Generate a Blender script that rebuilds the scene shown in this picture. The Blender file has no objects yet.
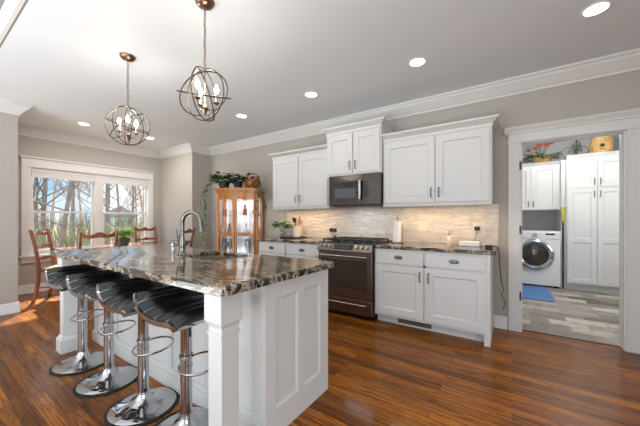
import bpy, bmesh, math, random
from mathutils import Vector, Matrix
random.seed(7)
S = bpy.context.scene
COL = S.collection
PI = math.pi

# ------------------------------------------------------------------ camera
cam = bpy.data.cameras.new('camera'); cam.sensor_width = 36; cam.lens = 284.4/640*36
cam.shift_y = 5.7/640; cam.clip_start = .05; cam.clip_end = 500
co = bpy.data.objects.new('camera', cam); COL.objects.link(co)
co.location = (0, 0, 1.22); co.rotation_euler = (PI/2, 0, math.radians(34.02)); S.camera = co
S.view_settings.view_transform = 'Standard'; S.view_settings.look = 'None'
S.view_settings.gamma = 1; S.view_settings.use_curve_mapping = False
S.view_settings.exposure = 0.42

def lin(c):
    return tuple(((x/255)/12.92 if x/255 <= .04045 else ((x/255+.055)/1.055)**2.4) for x in c)

# ------------------------------------------------------------------ sky
W = bpy.data.worlds.new('sky'); S.world = W; W.use_nodes = True
n = W.node_tree.nodes; l = W.node_tree.links; n.clear()
tc = n.new('ShaderNodeTexCoord'); mp = n.new('ShaderNodeMapping'); mp.inputs['Scale'].default_value = (2.2, 2.2, 5)
nz = n.new('ShaderNodeTexNoise'); nz.inputs['Scale'].default_value = 1.6; nz.inputs['Detail'].default_value = 6
rp = n.new('ShaderNodeValToRGB'); rp.color_ramp.elements[0].position = .46; rp.color_ramp.elements[1].position = .62
rp.color_ramp.elements[0].color = (.42, .68, .92, 1); rp.color_ramp.elements[1].color = (1, 1, 1, 1)
sx_ = n.new('ShaderNodeSeparateXYZ'); mr = n.new('ShaderNodeMapRange'); mr.inputs[1].default_value = .28; mr.inputs[2].default_value = .6; mr.inputs[3].default_value = .95; mr.inputs[4].default_value = 6.5
l.new(tc.outputs['Generated'], sx_.inputs[0]); l.new(sx_.outputs['Z'], mr.inputs[0])
bg = n.new('ShaderNodeBackground'); l.new(mr.outputs[0], bg.inputs['Strength']); ou = n.new('ShaderNodeOutputWorld')
l.new(tc.outputs['Generated'], mp.inputs['Vector']); l.new(mp.outputs['Vector'], nz.inputs['Vector'])
l.new(nz.outputs['Fac'], rp.inputs['Fac']); l.new(rp.outputs['Color'], bg.inputs['Color']); l.new(bg.outputs['Background'], ou.inputs['Surface'])

def light(name, kind, loc, power, color=(1, 1, 1), size=.1, size_y=None, rot=(0, 0, 0), parent=None, spread=None):
    d = bpy.data.lights.new(name, kind); d.energy = power; d.color = color
    if kind == 'AREA':
        d.size = size
        if size_y: d.shape = 'RECTANGLE'; d.size_y = size_y
        else: d.shape = 'DISK'
        if spread: d.spread = spread
    elif kind == 'POINT': d.shadow_soft_size = size
    elif kind == 'SUN': d.angle = size
    o = bpy.data.objects.new(name, d); COL.objects.link(o); o.location = loc; o.rotation_euler = rot
    if parent: o.parent = parent; o.location = Vector(loc)-parent.location
    return o
sun = light('sun', 'SUN', (-20, 10, 20), 20, (1, .87, .66), math.radians(1.5))
sun.rotation_euler = Vector((.70, -.36, -.74)).to_track_quat('-Z', 'Y').to_euler()
# added area fill behind the camera, lighting the kitchen from the great room
light('great_room_rear_fill', 'AREA', (-2.6, -5.05, 1.75), 78, (.93, .97, 1), 7.0, 2.9, (PI/2, 0, 0))
light('great_room_side_fill', 'AREA', (4.4, -2.2, 1.7), 105, (.93, .97, 1), 3.5, 2.6, (PI/2, 0, PI/2))  # added fill from the right, brightens the island end panel

# added floor-level fill behind the camera, aimed up to brighten the kitchen ceiling
light('great_room_up_fill', 'AREA', (-2.6, -2.4, .03), 230, (.93, .97, 1), 5.0, 3.0, (PI, 0, 0))

# ------------------------------------------------------------------ materials
def newmat(name):
    m = bpy.data.materials.new(name); m.use_nodes = True
    return m, m.node_tree.nodes, m.node_tree.links, m.node_tree.nodes['Principled BSDF']
def mat(name, rgb, rough=.5, metal=0, coat=0, emit=None, es=0, var=.0, vscale=8, bump=0, bscale=60, spec=.5, trans=0, sss=0):
    m, n, l, b = newmat(name)
    c = lin(rgb)
    b.inputs['Base Color'].default_value = (*c, 1); b.inputs['Roughness'].default_value = rough; b.inputs['Metallic'].default_value = metal
    b.inputs['Coat Weight'].default_value = coat; b.inputs['Coat Roughness'].default_value = .08
    b.inputs['Specular IOR Level'].default_value = spec; b.inputs['Transmission Weight'].default_value = trans
    if emit: b.inputs['Emission Color'].default_value = (*lin(emit), 1); b.inputs['Emission Strength'].default_value = es
    t = n.new('ShaderNodeTexCoord')
    if var:
        z = n.new('ShaderNodeTexNoise'); z.inputs['Scale'].default_value = vscale; z.inputs['Detail'].default_value = 5
        l.new(t.outputs['Object'], z.inputs['Vector'])
        r = n.new('ShaderNodeValToRGB')
        r.color_ramp.elements[0].position = .3; r.color_ramp.elements[1].position = .7
        r.color_ramp.elements[0].color = (*[x*(1-var) for x in c], 1); r.color_ramp.elements[1].color = (*[min(1, x*(1+var)) for x in c], 1)
        l.new(z.outputs['Fac'], r.inputs['Fac']); l.new(r.outputs['Color'], b.inputs['Base Color'])
    if bump:
        z = n.new('ShaderNodeTexNoise'); z.inputs['Scale'].default_value = bscale; z.inputs['Detail'].default_value = 3
        l.new(t.outputs['Object'], z.inputs['Vector'])
        bp = n.new('ShaderNodeBump'); bp.inputs['Strength'].default_value = bump; bp.inputs['Distance'].default_value = .002
        l.new(z.outputs['Fac'], bp.inputs['Height']); l.new(bp.outputs['Normal'], b.inputs['Normal'])
    return m
def ramp(n, stops):
    r = n.new('ShaderNodeValToRGB'); e = r.color_ramp.elements
    while len(e) < len(stops): e.new(.5)
    for i, (p, c) in enumerate(stops): e[i].position = p; e[i].color = (*lin(c), 1)
    return r
def mapping(n, l, scale=(1, 1, 1), rot=(0, 0, 0), out='Object'):
    t = n.new('ShaderNodeTexCoord'); m = n.new('ShaderNodeMapping')
    m.inputs['Scale'].default_value = scale; m.inputs['Rotation'].default_value = rot
    l.new(t.outputs[out], m.inputs['Vector']); return m
def mix(n, l, mode, fac, a, b):
    m = n.new('ShaderNodeMix'); m.data_type = 'RGBA'; m.blend_type = mode
    if isinstance(fac, (int, float)): m.inputs[0].default_value = fac
    else: l.new(fac, m.inputs[0])
    for s, x in ((6, a), (7, b)):
        if isinstance(x, tuple): m.inputs[s].default_value = (*x, 1)
        else: l.new(x, m.inputs[s])
    return m.outputs[2]

def m_floor():
    m, n, l, b = newmat('oak_floor')
    mp = mapping(n, l)
    # plank id by brick texture
    br = n.new('ShaderNodeTexBrick'); br.offset = .37; br.inputs['Scale'].default_value = 1
    br.inputs['Brick Width'].default_value = 1.15; br.inputs['Row Height'].default_value = .0826
    br.inputs['Mortar Size'].default_value = .0011; br.inputs['Mortar Smooth'].default_value = .2; br.inputs['Bias'].default_value = 0
    br.inputs['Color1'].default_value = (*lin((190, 120, 40)), 1); br.inputs['Color2'].default_value = (*lin((120, 71, 20)), 1); br.inputs['Mortar'].default_value = (*lin((34, 17, 8)), 1)
    l.new(mp.outputs['Vector'], br.inputs['Vector'])
    # per plank offset of the grain so it breaks at each board
    sep = n.new('ShaderNodeSeparateColor'); l.new(br.outputs['Color'], sep.inputs['Color'])
    cm = n.new('ShaderNodeCombineXYZ'); k = n.new('ShaderNodeMath'); k.operation = 'MULTIPLY'; k.inputs[1].default_value = 37
    l.new(sep.outputs['Red'], k.inputs[0]); l.new(k.outputs[0], cm.inputs['X']); l.new(k.outputs[0], cm.inputs['Z'])
    ad = n.new('ShaderNodeVectorMath'); ad.operation = 'ADD'; l.new(mp.outputs['Vector'], ad.inputs[0]); l.new(cm.outputs[0], ad.inputs[1])
    m2 = n.new('ShaderNodeMapping'); m2.inputs['Scale'].default_value = (1.3, 13, 1); l.new(ad.outputs[0], m2.inputs['Vector'])
    wv = n.new('ShaderNodeTexNoise'); wv.inputs['Scale'].default_value = 1.6; wv.inputs['Detail'].default_value = 7; wv.inputs['Roughness'].default_value = .62; wv.inputs['Distortion'].default_value = 1.3
    l.new(m2.outputs[0], wv.inputs['Vector'])
    r1 = ramp(n, [(.30, (84, 50, 32)), (.44, (200, 176, 150)), (.52, (255, 252, 246)), (.62, (188, 160, 132)), (.72, (255, 255, 255))])
    l.new(wv.outputs['Fac'], r1.inputs['Fac'])
    m3 = n.new('ShaderNodeMapping'); m3.inputs['Scale'].default_value = (2.2, 95, 1); l.new(ad.outputs[0], m3.inputs['Vector'])
    fn = n.new('ShaderNodeTexNoise'); fn.inputs['Scale'].default_value = 1; fn.inputs['Detail'].default_value = 3; l.new(m3.outputs[0], fn.inputs['Vector'])
    r2 = ramp(n, [(.40, (92, 66, 48)), (.54, (255, 255, 255))]); l.new(fn.outputs['Fac'], r2.inputs['Fac'])
    c = mix(n, l, 'MULTIPLY', .8, br.outputs['Color'], r1.outputs['Color'])
    c = mix(n, l, 'MULTIPLY', .5, c, r2.outputs['Color'])
    l.new(c, b.inputs['Base Color'])
    b.inputs['Roughness'].default_value = .3; b.inputs['Specular IOR Level'].default_value = .12
    b.inputs['Coat Weight'].default_value = .24; b.inputs['Coat Roughness'].default_value = .12
    bp = n.new('ShaderNodeBump'); bp.inputs['Strength'].default_value = .22; bp.inputs['Distance'].default_value = .001
    l.new(wv.outputs['Fac'], bp.inputs['Height']); l.new(bp.outputs['Normal'], b.inputs['Normal']); l.new(bp.outputs['Normal'], b.inputs['Coat Normal'])
    return m
def m_granite():
    m, n, l, b = newmat('granite')
    mp = mapping(n, l, (1.1, 2.6, 2.2), (0, 0, .35))
    d = n.new('ShaderNodeTexNoise'); d.inputs['Scale'].default_value = 2.6; d.inputs['Detail'].default_value = 10; d.inputs['Roughness'].default_value = .7; d.inputs['Distortion'].default_value = .7
    l.new(mp.outputs[0], d.inputs['Vector'])
    r = ramp(n, [(.30, (18, 17, 18)), (.42, (38, 37, 36)), (.462, (110, 98, 84)), (.482, (206, 192, 170)), (.498, (168, 152, 130)), (.53, (84, 72, 62)), (.60, (32, 30, 30)), (.66, (128, 104, 80)), (.73, (28, 27, 28))])
    l.new(d.outputs['Fac'], r.inputs['Fac'])
    v = n.new('ShaderNodeTexVoronoi'); v.inputs['Scale'].default_value = 62; mp2 = mapping(n, l); l.new(mp2.outputs[0], v.inputs['Vector'])
    r2 = ramp(n, [(.1, (150, 140, 128)), (.45, (255, 255, 255)), (.8, (120, 116, 110))]); l.new(v.outputs['Distance'], r2.inputs['Fac'])
    c = mix(n, l, 'MULTIPLY', .55, r.outputs['Color'], r2.outputs['Color'])
    l.new(c, b.inputs['Base Color']); b.inputs['Roughness'].default_value = .09; b.inputs['Specular IOR Level'].default_value = .62
    return m
def m_brick(name, bw, rh, c1, c2, mo, ms, vert=False, rough=.5, noise=.35, wavy=0, off=.5):
    m, n, l, b = newmat(name)
    t = n.new('ShaderNodeTexCoord'); vec = t.outputs['Object']
    if vert:
        s = n.new('ShaderNodeSeparateXYZ'); c = n.new('ShaderNodeCombineXYZ'); l.new(vec, s.inputs[0])
        l.new(s.outputs['X'], c.inputs['X']); l.new(s.outputs['Z'], c.inputs['Y']); vec = c.outputs[0]
    br = n.new('ShaderNodeTexBrick'); br.offset = off; br.inputs['Scale'].default_value = 1; br.inputs['Brick Width'].default_value = bw; br.inputs['Row Height'].default_value = rh
    br.inputs['Mortar Size'].default_value = ms; br.inputs['Color1'].default_value = (*lin(c1), 1); br.inputs['Color2'].default_value = (*lin(c2), 1); br.inputs['Mortar'].default_value = (*lin(mo), 1)
    l.new(vec, br.inputs['Vector'])
    mm = n.new('ShaderNodeMapping'); mm.inputs['Scale'].default_value = (4, 6, 1); l.new(vec, mm.inputs['Vector'])
    z = n.new('ShaderNodeTexNoise'); z.inputs['Scale'].default_value = 2.2; z.inputs['Detail'].default_value = 7; z.inputs['Distortion'].default_value = .8; l.new(mm.outputs[0], z.inputs['Vector'])
    r = ramp(n, [(.32, (110, 104, 100)), (.6, (255, 255, 255))]); l.new(z.outputs['Fac'], r.inputs['Fac'])
    l.new(mix(n, l, 'MULTIPLY', noise, br.outputs['Color'], r.outputs['Color']), b.inputs['Base Color']); b.inputs['Roughness'].default_value = rough
    if wavy:
        w = n.new('ShaderNodeTexNoise'); w.inputs['Scale'].default_value = 5; m4 = n.new('ShaderNodeMapping'); m4.inputs['Scale'].default_value = (1, 5, 1)
        l.new(vec, m4.inputs['Vector']); l.new(m4.outputs[0], w.inputs['Vector'])
        bp = n.new('ShaderNodeBump'); bp.inputs['Strength'].default_value = wavy; bp.inputs['Distance'].default_value = .02
        l.new(w.outputs['Fac'], bp.inputs['Height']); l.new(bp.outputs['Normal'], b.inputs['Normal'])
    return m
def m_wood(name, c1, c2, axis=2, rough=.35):
    m, n, l, b = newmat(name)
    sc = [14, 14, 14]; sc[axis] = 1.2
    mp = mapping(n, l, tuple(sc))
    z = n.new('ShaderNodeTexNoise'); z.inputs['Scale'].default_value = 2; z.inputs['Detail'].default_value = 6; z.inputs['Distortion'].default_value = .7
    l.new(mp.outputs[0], z.inputs['Vector']); r = ramp(n, [(.32, c2), (.66, c1)]); l.new(z.outputs['Fac'], r.inputs['Fac']); l.new(r.outputs['Color'], b.inputs['Base Color'])
    b.inputs['Roughness'].default_value = rough; b.inputs['Coat Weight'].default_value = .3; b.inputs['Coat Roughness'].default_value = .1
    return m
def m_glass(name, tint=(1, 1, 1), ior=1.45, refl=1.0):
    m = bpy.data.materials.new(name); m.use_nodes = True; n = m.node_tree.nodes; l = m.node_tree.links; n.clear()
    t = n.new('ShaderNodeBsdfTransparent'); t.inputs['Color'].default_value = (*tint, 1)
    g = n.new('ShaderNodeBsdfGlossy'); g.inputs['Roughness'].default_value = .02
    lw = n.new('ShaderNodeLayerWeight'); lw.inputs['Blend'].default_value = .5
    pw = n.new('ShaderNodeMath'); pw.operation = 'POWER'; pw.inputs[1].default_value = 4.5; l.new(lw.outputs['Facing'], pw.inputs[0])
    f = n.new('ShaderNodeMath'); f.operation = 'MULTIPLY_ADD'; f.inputs[1].default_value = .75; f.inputs[2].default_value = ((ior-1)/(ior+1))**2; l.new(pw.outputs[0], f.inputs[0])
    x = n.new('ShaderNodeMixShader'); o = n.new('ShaderNodeOutputMaterial')
    l.new(f.outputs[0], x.inputs[0]); l.new(t.outputs[0], x.inputs[1]); l.new(g.outputs[0], x.inputs[2]); l.new(x.outputs[0], o.inputs['Surface'])
    return m
M = dict(
 wall=mat('wall_paint', (176, 170, 162), .75, bump=.12, bscale=180),
 wall_laundry=mat('laundry_paint', (182, 184, 187), .75, bump=.12, bscale=180),
 ceil=mat('ceiling_paint', (222, 227, 231), .85, bump=.08, bscale=120),
 trim=mat('trim_white', (216, 215, 213), .38),
 cab=mat('cabinet_white', (212, 212, 211), .36),
 floor=m_floor(), granite=m_granite(),
 splash=m_brick('backsplash_tile', .41, .1, (220, 212, 202), (208, 198, 187), (190, 180, 168), .0016, True, .28, .22, .7),
 tile=m_brick('laundry_tile', .36, .185, (206, 194, 180), (98, 90, 84), (150, 142, 132), .006, False, .4, .4, 0),
 chrome=mat('chrome', (186, 187, 190), .06, 1), nickel=mat('brushed_nickel', (160, 156, 150), .28, 1),
 steel=mat('polished_steel', (128, 125, 121), .12, 1), bronze=mat('aged_brass', (138, 118, 98), .3, 1), iron=mat('dark_iron', (84, 76, 68), .38, .85),
 pewter=mat('pewter_pull', (98, 96, 94), .35, 1),
 leather=mat('black_leather', (14, 14, 15), .3, 0, .15, bump=.15, bscale=300), seam=mat('white_piping', (172, 172, 172), .45),
 rubber=mat('black_rubber', (16, 16, 16), .6),
 bss=mat('black_stainless_lit', (128, 116, 108), .3, 1), mwss=mat('black_stainless_shaded', (74, 69, 66), .22, 1), bss2=mat('dark_stainless', (62, 57, 54), .3, .9),  # one metal, reflections put into its colour: lighter on range, darker on microwave
 ss=mat('stainless', (176, 172, 166), .22, 1), sinkm=mat('sink_steel', (196, 184, 168), .4, 1),
 blackglass=mat('black_glass', (12, 12, 13), .05, 0, .5), blackgloss=mat('black_enamel', (18, 18, 19), .22),
 ovenglass=mat('oven_glass', (46, 38, 32), .06, 0, .8), mwglass=mat('screened_glass', (70, 72, 80), .12, 0, .6),
 display=mat('display', (20, 26, 36), .1, emit=(90, 130, 170), es=.12),
 oak=m_wood('golden_oak', (204, 134, 58), (156, 90, 34)), cherry=m_wood('cherry_wood', (158, 92, 62), (104, 54, 36)),
 cherry_top=m_wood('cherry_top', (150, 84, 48), (104, 54, 30), 1, .16), cane=mat('seat_cushion', (176, 150, 118), .8),
 glass=m_glass('cabinet_glass'), pane=m_glass('window_glass', (.97, .985, 1), 1.35), crystal=m_glass('crystal', (.86, .9, .93), 1.6),
 mirror=mat('pale_back', (214, 216, 220), .12, .25), porcelain=mat('porcelain', (235, 233, 228), .25), china=mat('figurine', (150, 92, 70), .4, var=.4, vscale=30),
 blind=mat('shade_fabric', (222, 221, 219), .8), bulb=mat('lit_bulb', (255, 250, 240), .4, emit=(255, 244, 226), es=40),
 lens=mat('lit_lens', (255, 255, 255), .5, emit=(255, 250, 240), es=6), candle=mat('candle_sleeve', (176, 168, 152), .5),
 strip=mat('lit_strip', (255, 240, 215), .5, emit=(255, 222, 170), es=4),
 leaf=mat('green_leaf', (62, 104, 40), .45, var=.35, vscale=25), leaf2=mat('lime_leaf', (120, 172, 56), .45, var=.3, vscale=25), darkleaf=mat('dark_leaf', (36, 66, 34), .45, var=.35, vscale=25),
 brownleaf=mat('dried_leaf', (130, 82, 44), .6, var=.4, vscale=25), stem=mat('stem', (84, 92, 48), .6),
 soil=mat('soil', (50, 36, 26), .9), greypot=mat('grey_pot', (98, 92, 88), .6, var=.15), darkpot=mat('dark_pot', (34, 32, 32), .5),
 wicker=mat('wicker', (196, 158, 104), .7, var=.4, vscale=45, bump=.6, bscale=90), copper=mat('copper_brown', (150, 86, 48), .45, .3, var=.3, vscale=20),
 utensil=m_wood('utensil_wood', (196, 132, 82), (150, 92, 52)), black=mat('black_plastic', (22, 22, 22), .45), cream=mat('cream_ceramic', (226, 214, 192), .35),
 paper=mat('paper_towel', (238, 238, 236), .9, bump=.3, bscale=120), white=mat('white_plastic', (236, 235, 232), .35),
 blue=mat('blue_rug', (82, 122, 172), .95, var=.25, vscale=60, bump=.8, bscale=260), washer=mat('washer_enamel', (226, 225, 224), .22),
 petal=mat('orange_petal', (206, 92, 58), .6, var=.2), pink=mat('mauve_petal', (158, 92, 112), .6, var=.2), yellow=mat('yellow_bristle', (188, 180, 82), .8, var=.2),
 bark=mat('bark', (112, 98, 86), .9, var=.3, vscale=3), bark2=mat('pale_bark', (150, 124, 104), .9, var=.25, vscale=3), twig=mat('twig', (116, 104, 92), .9, var=.35, vscale=.6),
 ground=mat('leaf_litter', (104, 92, 62), .95, var=.3, vscale=.8), brush=mat('brushwood', (108, 100, 70), .95, var=.4, vscale=.7),
 siding=mat('house_siding', (168, 172, 170), .8), roof=mat('house_roof', (120, 112, 112), .9), paneldark=mat('house_window', (60, 66, 74), .2),
)

# ------------------------------------------------------------------ mesh builder
class MB:
    def __init__(s): s.v = []; s.f = []; s.M = Matrix()
    def add(s, vs, fs):
        o = len(s.v); s.v += [s.M @ Vector(p) for p in vs]; s.f += [tuple(i+o for i in q) for q in fs]; return s
    def box(s, x0, x1, y0, y1, z0, z1):
        return s.add([(x, y, z) for x in (x0, x1) for y in (y0, y1) for z in (z0, z1)],
                     [(0, 1, 3, 2), (4, 6, 7, 5), (0, 4, 5, 1), (2, 3, 7, 6), (0, 2, 6, 4), (1, 5, 7, 3)])
    def hexa(s, a, b):                       # two quads
        return s.add(list(a)+list(b), [(3, 2, 1, 0), (4, 5, 6, 7), (0, 1, 5, 4), (1, 2, 6, 5), (2, 3, 7, 6), (3, 0, 4, 7)])
    def prism(s, poly, a0, a1, axis=2):
        def p(u, v, w): return {2: (u, v, w), 1: (u, w, v), 0: (w, u, v)}[axis]
        k = len(poly)
        return s.add([p(u, v, a0) for u, v in poly]+[p(u, v, a1) for u, v in poly],
                     [tuple(range(k)), tuple(range(2*k-1, k-1, -1))]+[(i, (i+1) % k, k+(i+1) % k, k+i) for i in range(k)])
    def lathe(s, prof, c=(0, 0, 0), k=24, loop=False):
        vs = []; fs = []
        for r, z in prof:
            for i in range(k): vs.append((c[0]+r*math.cos(2*PI*i/k), c[1]+r*math.sin(2*PI*i/k), c[2]+z))
        m = len(prof)
        for j in range(m if loop else m-1):
            for i in range(k): a = j*k+i; b = j*k+(i+1) % k; d = ((j+1) % m)*k; fs.append((a, b, d+(i+1) % k, d+i))
        if loop: return s.add(vs, fs)
        if prof[0][0] > 1e-5: fs.append(tuple(range(k)))
        if prof[-1][0] > 1e-5: fs.append(tuple(range((len(prof)-1)*k, len(prof)*k)))
        return s.add(vs, fs)
    def tube(s, pts, r, k=8, closed=False, ex=1.0):
        pts = [Vector(p) for p in pts]; m = len(pts); rs = r if isinstance(r, (list, tuple)) else [r]*m
        T = []
        for i in range(m):
            if closed: t = pts[(i+1) % m]-pts[i-1]
            else: t = pts[min(i+1, m-1)]-pts[max(i-1, 0)]
            T.append(t.normalized())
        ref = Vector((0, 0, 1)) if abs(T[0].z) < .9 else Vector((1, 0, 0))
        U = T[0].cross(ref).normalized(); vs = []; fs = []
        for i in range(m):
            U = (U-T[i]*U.dot(T[i])).normalized(); V = T[i].cross(U)
            for j in range(k):
                a = 2*PI*(j+.5)/k; vs.append(pts[i]+(U*math.cos(a)+V*math.sin(a)*ex)*rs[i])
        for i in range(m if closed else m-1):
            for j in range(k):
                a = i*k+j; b = i*k+(j+1) % k; c = ((i+1) % m)*k+(j+1) % k; d = ((i+1) % m)*k+j; fs.append((a, b, c, d))
        if not closed: fs.append(tuple(range(k))); fs.append(tuple(range((m-1)*k, m*k)))
        return s.add(vs, fs)
    def cyl(s, p0, p1, r, k=16, r1=None): return s.tube([p0, p1], [r, r if r1 is None else r1], k)
    def ring(s, c, nrm, R, r, seg=40, k=6):
        nrm = Vector(nrm).normalized(); a = nrm.orthogonal().normalized(); b = nrm.cross(a); c = Vector(c)
        return s.tube([c+(a*math.cos(2*PI*i/seg)+b*math.sin(2*PI*i/seg))*R for i in range(seg)], r, k, True)
    def ball(s, c, rx, ry=None, rz=None, k=14, j=9):
        ry = ry or rx; rz = rz or rx; vs = []; fs = []
        for a in range(j+1):
            t = PI*a/j
            for i in range(k): p = 2*PI*i/k; vs.append((c[0]+rx*math.sin(t)*math.cos(p), c[1]+ry*math.sin(t)*math.sin(p), c[2]+rz*math.cos(t)))
        for a in range(j):
            for i in range(k): fs.append((a*k+i, a*k+(i+1) % k, (a+1)*k+(i+1) % k, (a+1)*k+i))
        return s.add(vs, fs)
    def shell(s, top, bot, nu, nv):          # solid between two grid surfaces top(u,v), bot(u,v)
        vs = [top(i/nu, j/nv) for i in range(nu+1) for j in range(nv+1)]+[bot(i/nu, j/nv) for i in range(nu+1) for j in range(nv+1)]
        w = nv+1; o = (nu+1)*w; fs = []
        for i in range(nu):
            for j in range(nv):
                a = i*w+j; fs += [(a, a+w, a+w+1, a+1), (o+a, o+a+1, o+a+w+1, o+a+w)]
        for i in range(nu):
            for j in (0, nv): a = i*w+j; fs.append((a, a+w, o+a+w, o+a))
        for j in range(nv):
            for i in (0, nu): a = i*w+j; fs.append((a, a+1, o+a+1, o+a))
        return s.add(vs, fs)
    def leaf(s, p, d, L, w, up=(0, 0, 1)):
        d = Vector(d).normalized(); p = Vector(p); sd = d.cross(Vector(up))
        sd = sd.normalized() if sd.length > .01 else Vector((1, 0, 0)); nr = sd.cross(d)
        a = p+d*L*.35+sd*w/2-nr*w*.15; b = p+d*L*.35-sd*w/2-nr*w*.15; c = p+d*L*.72+sd*w*.36-nr*L*.1; e = p+d*L*.72-sd*w*.36-nr*L*.1; t = p+d*L-nr*L*.25
        q = p+d*L*.36; g = p+d*L*.73-nr*L*.06
        return s.add([p, a, b, c, e, t, q, g], [(0, 6, 1), (0, 2, 6), (6, 7, 3, 1), (6, 2, 4, 7), (7, 5, 3), (7, 4, 5)])
    def build(s, name, m, parent=None, org=None, bevel=0, flat=False, seg=2, recalc=True):
        off = Vector(org) if org is not None else Vector((0, 0, 0))
        if parent is not None:
            q = parent
            while q is not None: off = off+q.location; q = q.parent
        me = bpy.data.meshes.new(name); me.from_pydata([tuple(p-off) for p in s.v], [], s.f)
        if recalc:
            bm = bmesh.new(); bm.from_mesh(me); bmesh.ops.recalc_face_normals(bm, faces=bm.faces); bm.to_mesh(me); bm.free()
        if not flat:
            me.polygons.foreach_set('use_smooth', [True]*len(me.polygons)); me.set_sharp_from_angle(angle=math.radians(38))
        me.materials.append(m if not isinstance(m, str) else M[m]); me.update()
        o = bpy.data.objects.new(name, me); COL.objects.link(o)
        if parent is not None: o.parent = parent
        elif org is not None: o.location = org
        if bevel:
            b = o.modifiers.new('bevel', 'BEVEL'); b.width = bevel; b.segments = seg; b.limit_method = 'ANGLE'; b.angle_limit = math.radians(40); b.harden_normals = False
        return o
def thing(name, label, cat, loc=(0, 0, 0), rz=0, group=None):
    o = bpy.data.objects.new(name, None); COL.objects.link(o); o.location = loc; o.rotation_euler = (0, 0, rz); o.empty_display_size = .1
    return tag(o, label, cat, group)
def tag(o, label, cat, group=None):
    o['label'] = label; o['category'] = cat
    if group: o['group'] = group
    return o
def struct(o): o['kind'] = 'structure'; return o
def dup(root, loc, rz=None, label=None):
    kids = {}
    for o in COL.objects:
        if o.parent: kids.setdefault(o.parent, []).append(o)
    def cp(o, par):
        c = o.copy(); COL.objects.link(c)
        if par: c.parent = par
        for k in kids.get(o, []): cp(k, c)
        return c
    r = cp(root, None); r.location = loc
    if rz is not None: r.rotation_euler = (0, 0, rz)
    if label: r['label'] = label
    return r
def frame(o, u, nrm):                        # local x=u, y=-nrm (so front is local -y), z up
    u = Vector(u); f = -Vector(nrm); m = Matrix.Identity(4)
    for i in range(3): m[i][0] = u[i]; m[i][1] = f[i]; m[i][2] = (0, 0, 1)[i]; m[i][3] = o[i]
    return m
def shaker(mb, w, h, th=.02, rail=.06, rec=.012, split=(), x0=0, z0=0):
    # framed panel in local coords: x 0..w, z 0..h, front at y=0, back at y=th; split = heights of mid rails
    mb.box(x0, x0+rail, 0, th, z0, z0+h); mb.box(x0+w-rail, x0+w, 0, th, z0, z0+h)
    zs = [z0]+[z0+q-rail/2 for q in split]+[z0+h-rail]
    for z in zs: mb.box(x0+rail, x0+w-rail, 0, th, z, z+rail)
    for a, b in zip(zs[:-1], zs[1:]):
        a += rail; xa, xb = x0+rail, x0+w-rail; e = .011
        mb.box(xa, xb, rec, th, a, b)
        o = [(xa, .003, a), (xb, .003, a), (xb, .003, b), (xa, .003, b)]; i = [(xa+e, rec-.0005, a+e), (xb-e, rec-.0005, a+e), (xb-e, rec-.0005, b-e), (xa+e, rec-.0005, b-e)]
        mb.add(o+i, [(0, 1, 5, 4), (1, 2, 6, 5), (2, 3, 7, 6), (3, 0, 4, 7)])
    return mb
def pull(mb, x, z, L=.1, vert=True):         # arched bar pull on local y=0 face
    pts = [(0, 0), (-.022, .004), (-.028, .02), (-.03, L/2), (-.028, L-.02), (-.022, L-.004), (0, L)]
    mb.tube([(x, y, z-L/2+t) if vert else (x-L/2+t, y, z) for y, t in pts], [.006, .0055, .005, .007, .005, .0055, .006], 8)
    for t in (0, L): mb.ball((x, -.001, z-L/2+t) if vert else (x-L/2+t, -.001, z), .008, .003, .008, 8, 5)
def cup(mb, x, z):                           # oval bail pull on a drawer
    mb.tube([(x+.045*math.cos(2*PI*i/28), -.004, z+.017*math.sin(2*PI*i/28)) for i in range(28)], .004, 6, True)
    mb.tube([(x-.04+.08*i/8, -.006-.018*math.sin(PI*i/8), z-.004-.010*math.sin(PI*i/8)) for i in range(9)], [.005, .0045, .004, .004, .006, .004, .004, .0045, .005], 7)
    mb.box(x-.03, x+.03, -.003, 0, z-.007, z+.007)

# ------------------------------------------------------------------ room shell
XW, YK, XN, YN0, YN1, XR, ZC = -5.352, 3.76, -6.575, .873, 3.315, 2.6, 2.72   # room wall, kitchen wall, nook wall, nook sides, right wall, ceiling
Y0 = .50                                                                       # edge of the kitchen ceiling
DX0, DX1, DH = .083, .866, 2.035                                                # doorway to the laundry
WY0, WY1, WZ0, WZ1 = 1.205, 3.07, .62, 2.07                                    # window opening
b = MB(); b.box(XN-.12, 4.6, -5.2, YK+.075, -.05, 0); struct(b.build('floor', 'floor'))
b = MB(); b.box(-1.0, 2.3, YK+.075, 7.3, -.05, 0); struct(b.build('floor_laundry', 'tile'))
b = MB(); b.box(DX0, DX1, YK+.06, YK+.09, 0, .006); struct(b.build('trim_threshold', mat('threshold_wood', (84, 48, 26), .4)))
b = MB(); b.box(XN-.12, XR+.12, Y0, YK+.1, ZC, ZC+.1); struct(b.build('ceiling', 'ceil'))
b = MB(); b.box(-5.5, 4.6, -5.2, Y0, 3.7, 3.8); struct(b.build('ceiling_great_room', 'ceil'))
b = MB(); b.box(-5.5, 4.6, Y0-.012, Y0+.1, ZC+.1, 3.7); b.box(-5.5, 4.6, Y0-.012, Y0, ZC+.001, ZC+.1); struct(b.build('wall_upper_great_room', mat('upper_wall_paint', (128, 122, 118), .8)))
b = MB(); b.box(-5.4, 4.5, Y0-.035, Y0-.012, ZC, ZC+.205); struct(b.build('trim_ceiling_edge', 'trim'))
b = MB(); b.box(XW-.15, DX0, YK, YK+.1, 0, ZC); b.box(DX1, XR+.12, YK, YK+.1, 0, ZC); b.box(DX0, DX1, YK, YK+.1, DH, ZC); struct(b.build('wall_kitchen', 'wall'))
b = MB(); b.box(XW-.12, XW, YN1, YK, 0, ZC); b.box(XN, XW-.12, YN1, YN1+.12, 0, ZC); struct(b.build('wall_nook_right', 'wall'))
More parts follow.
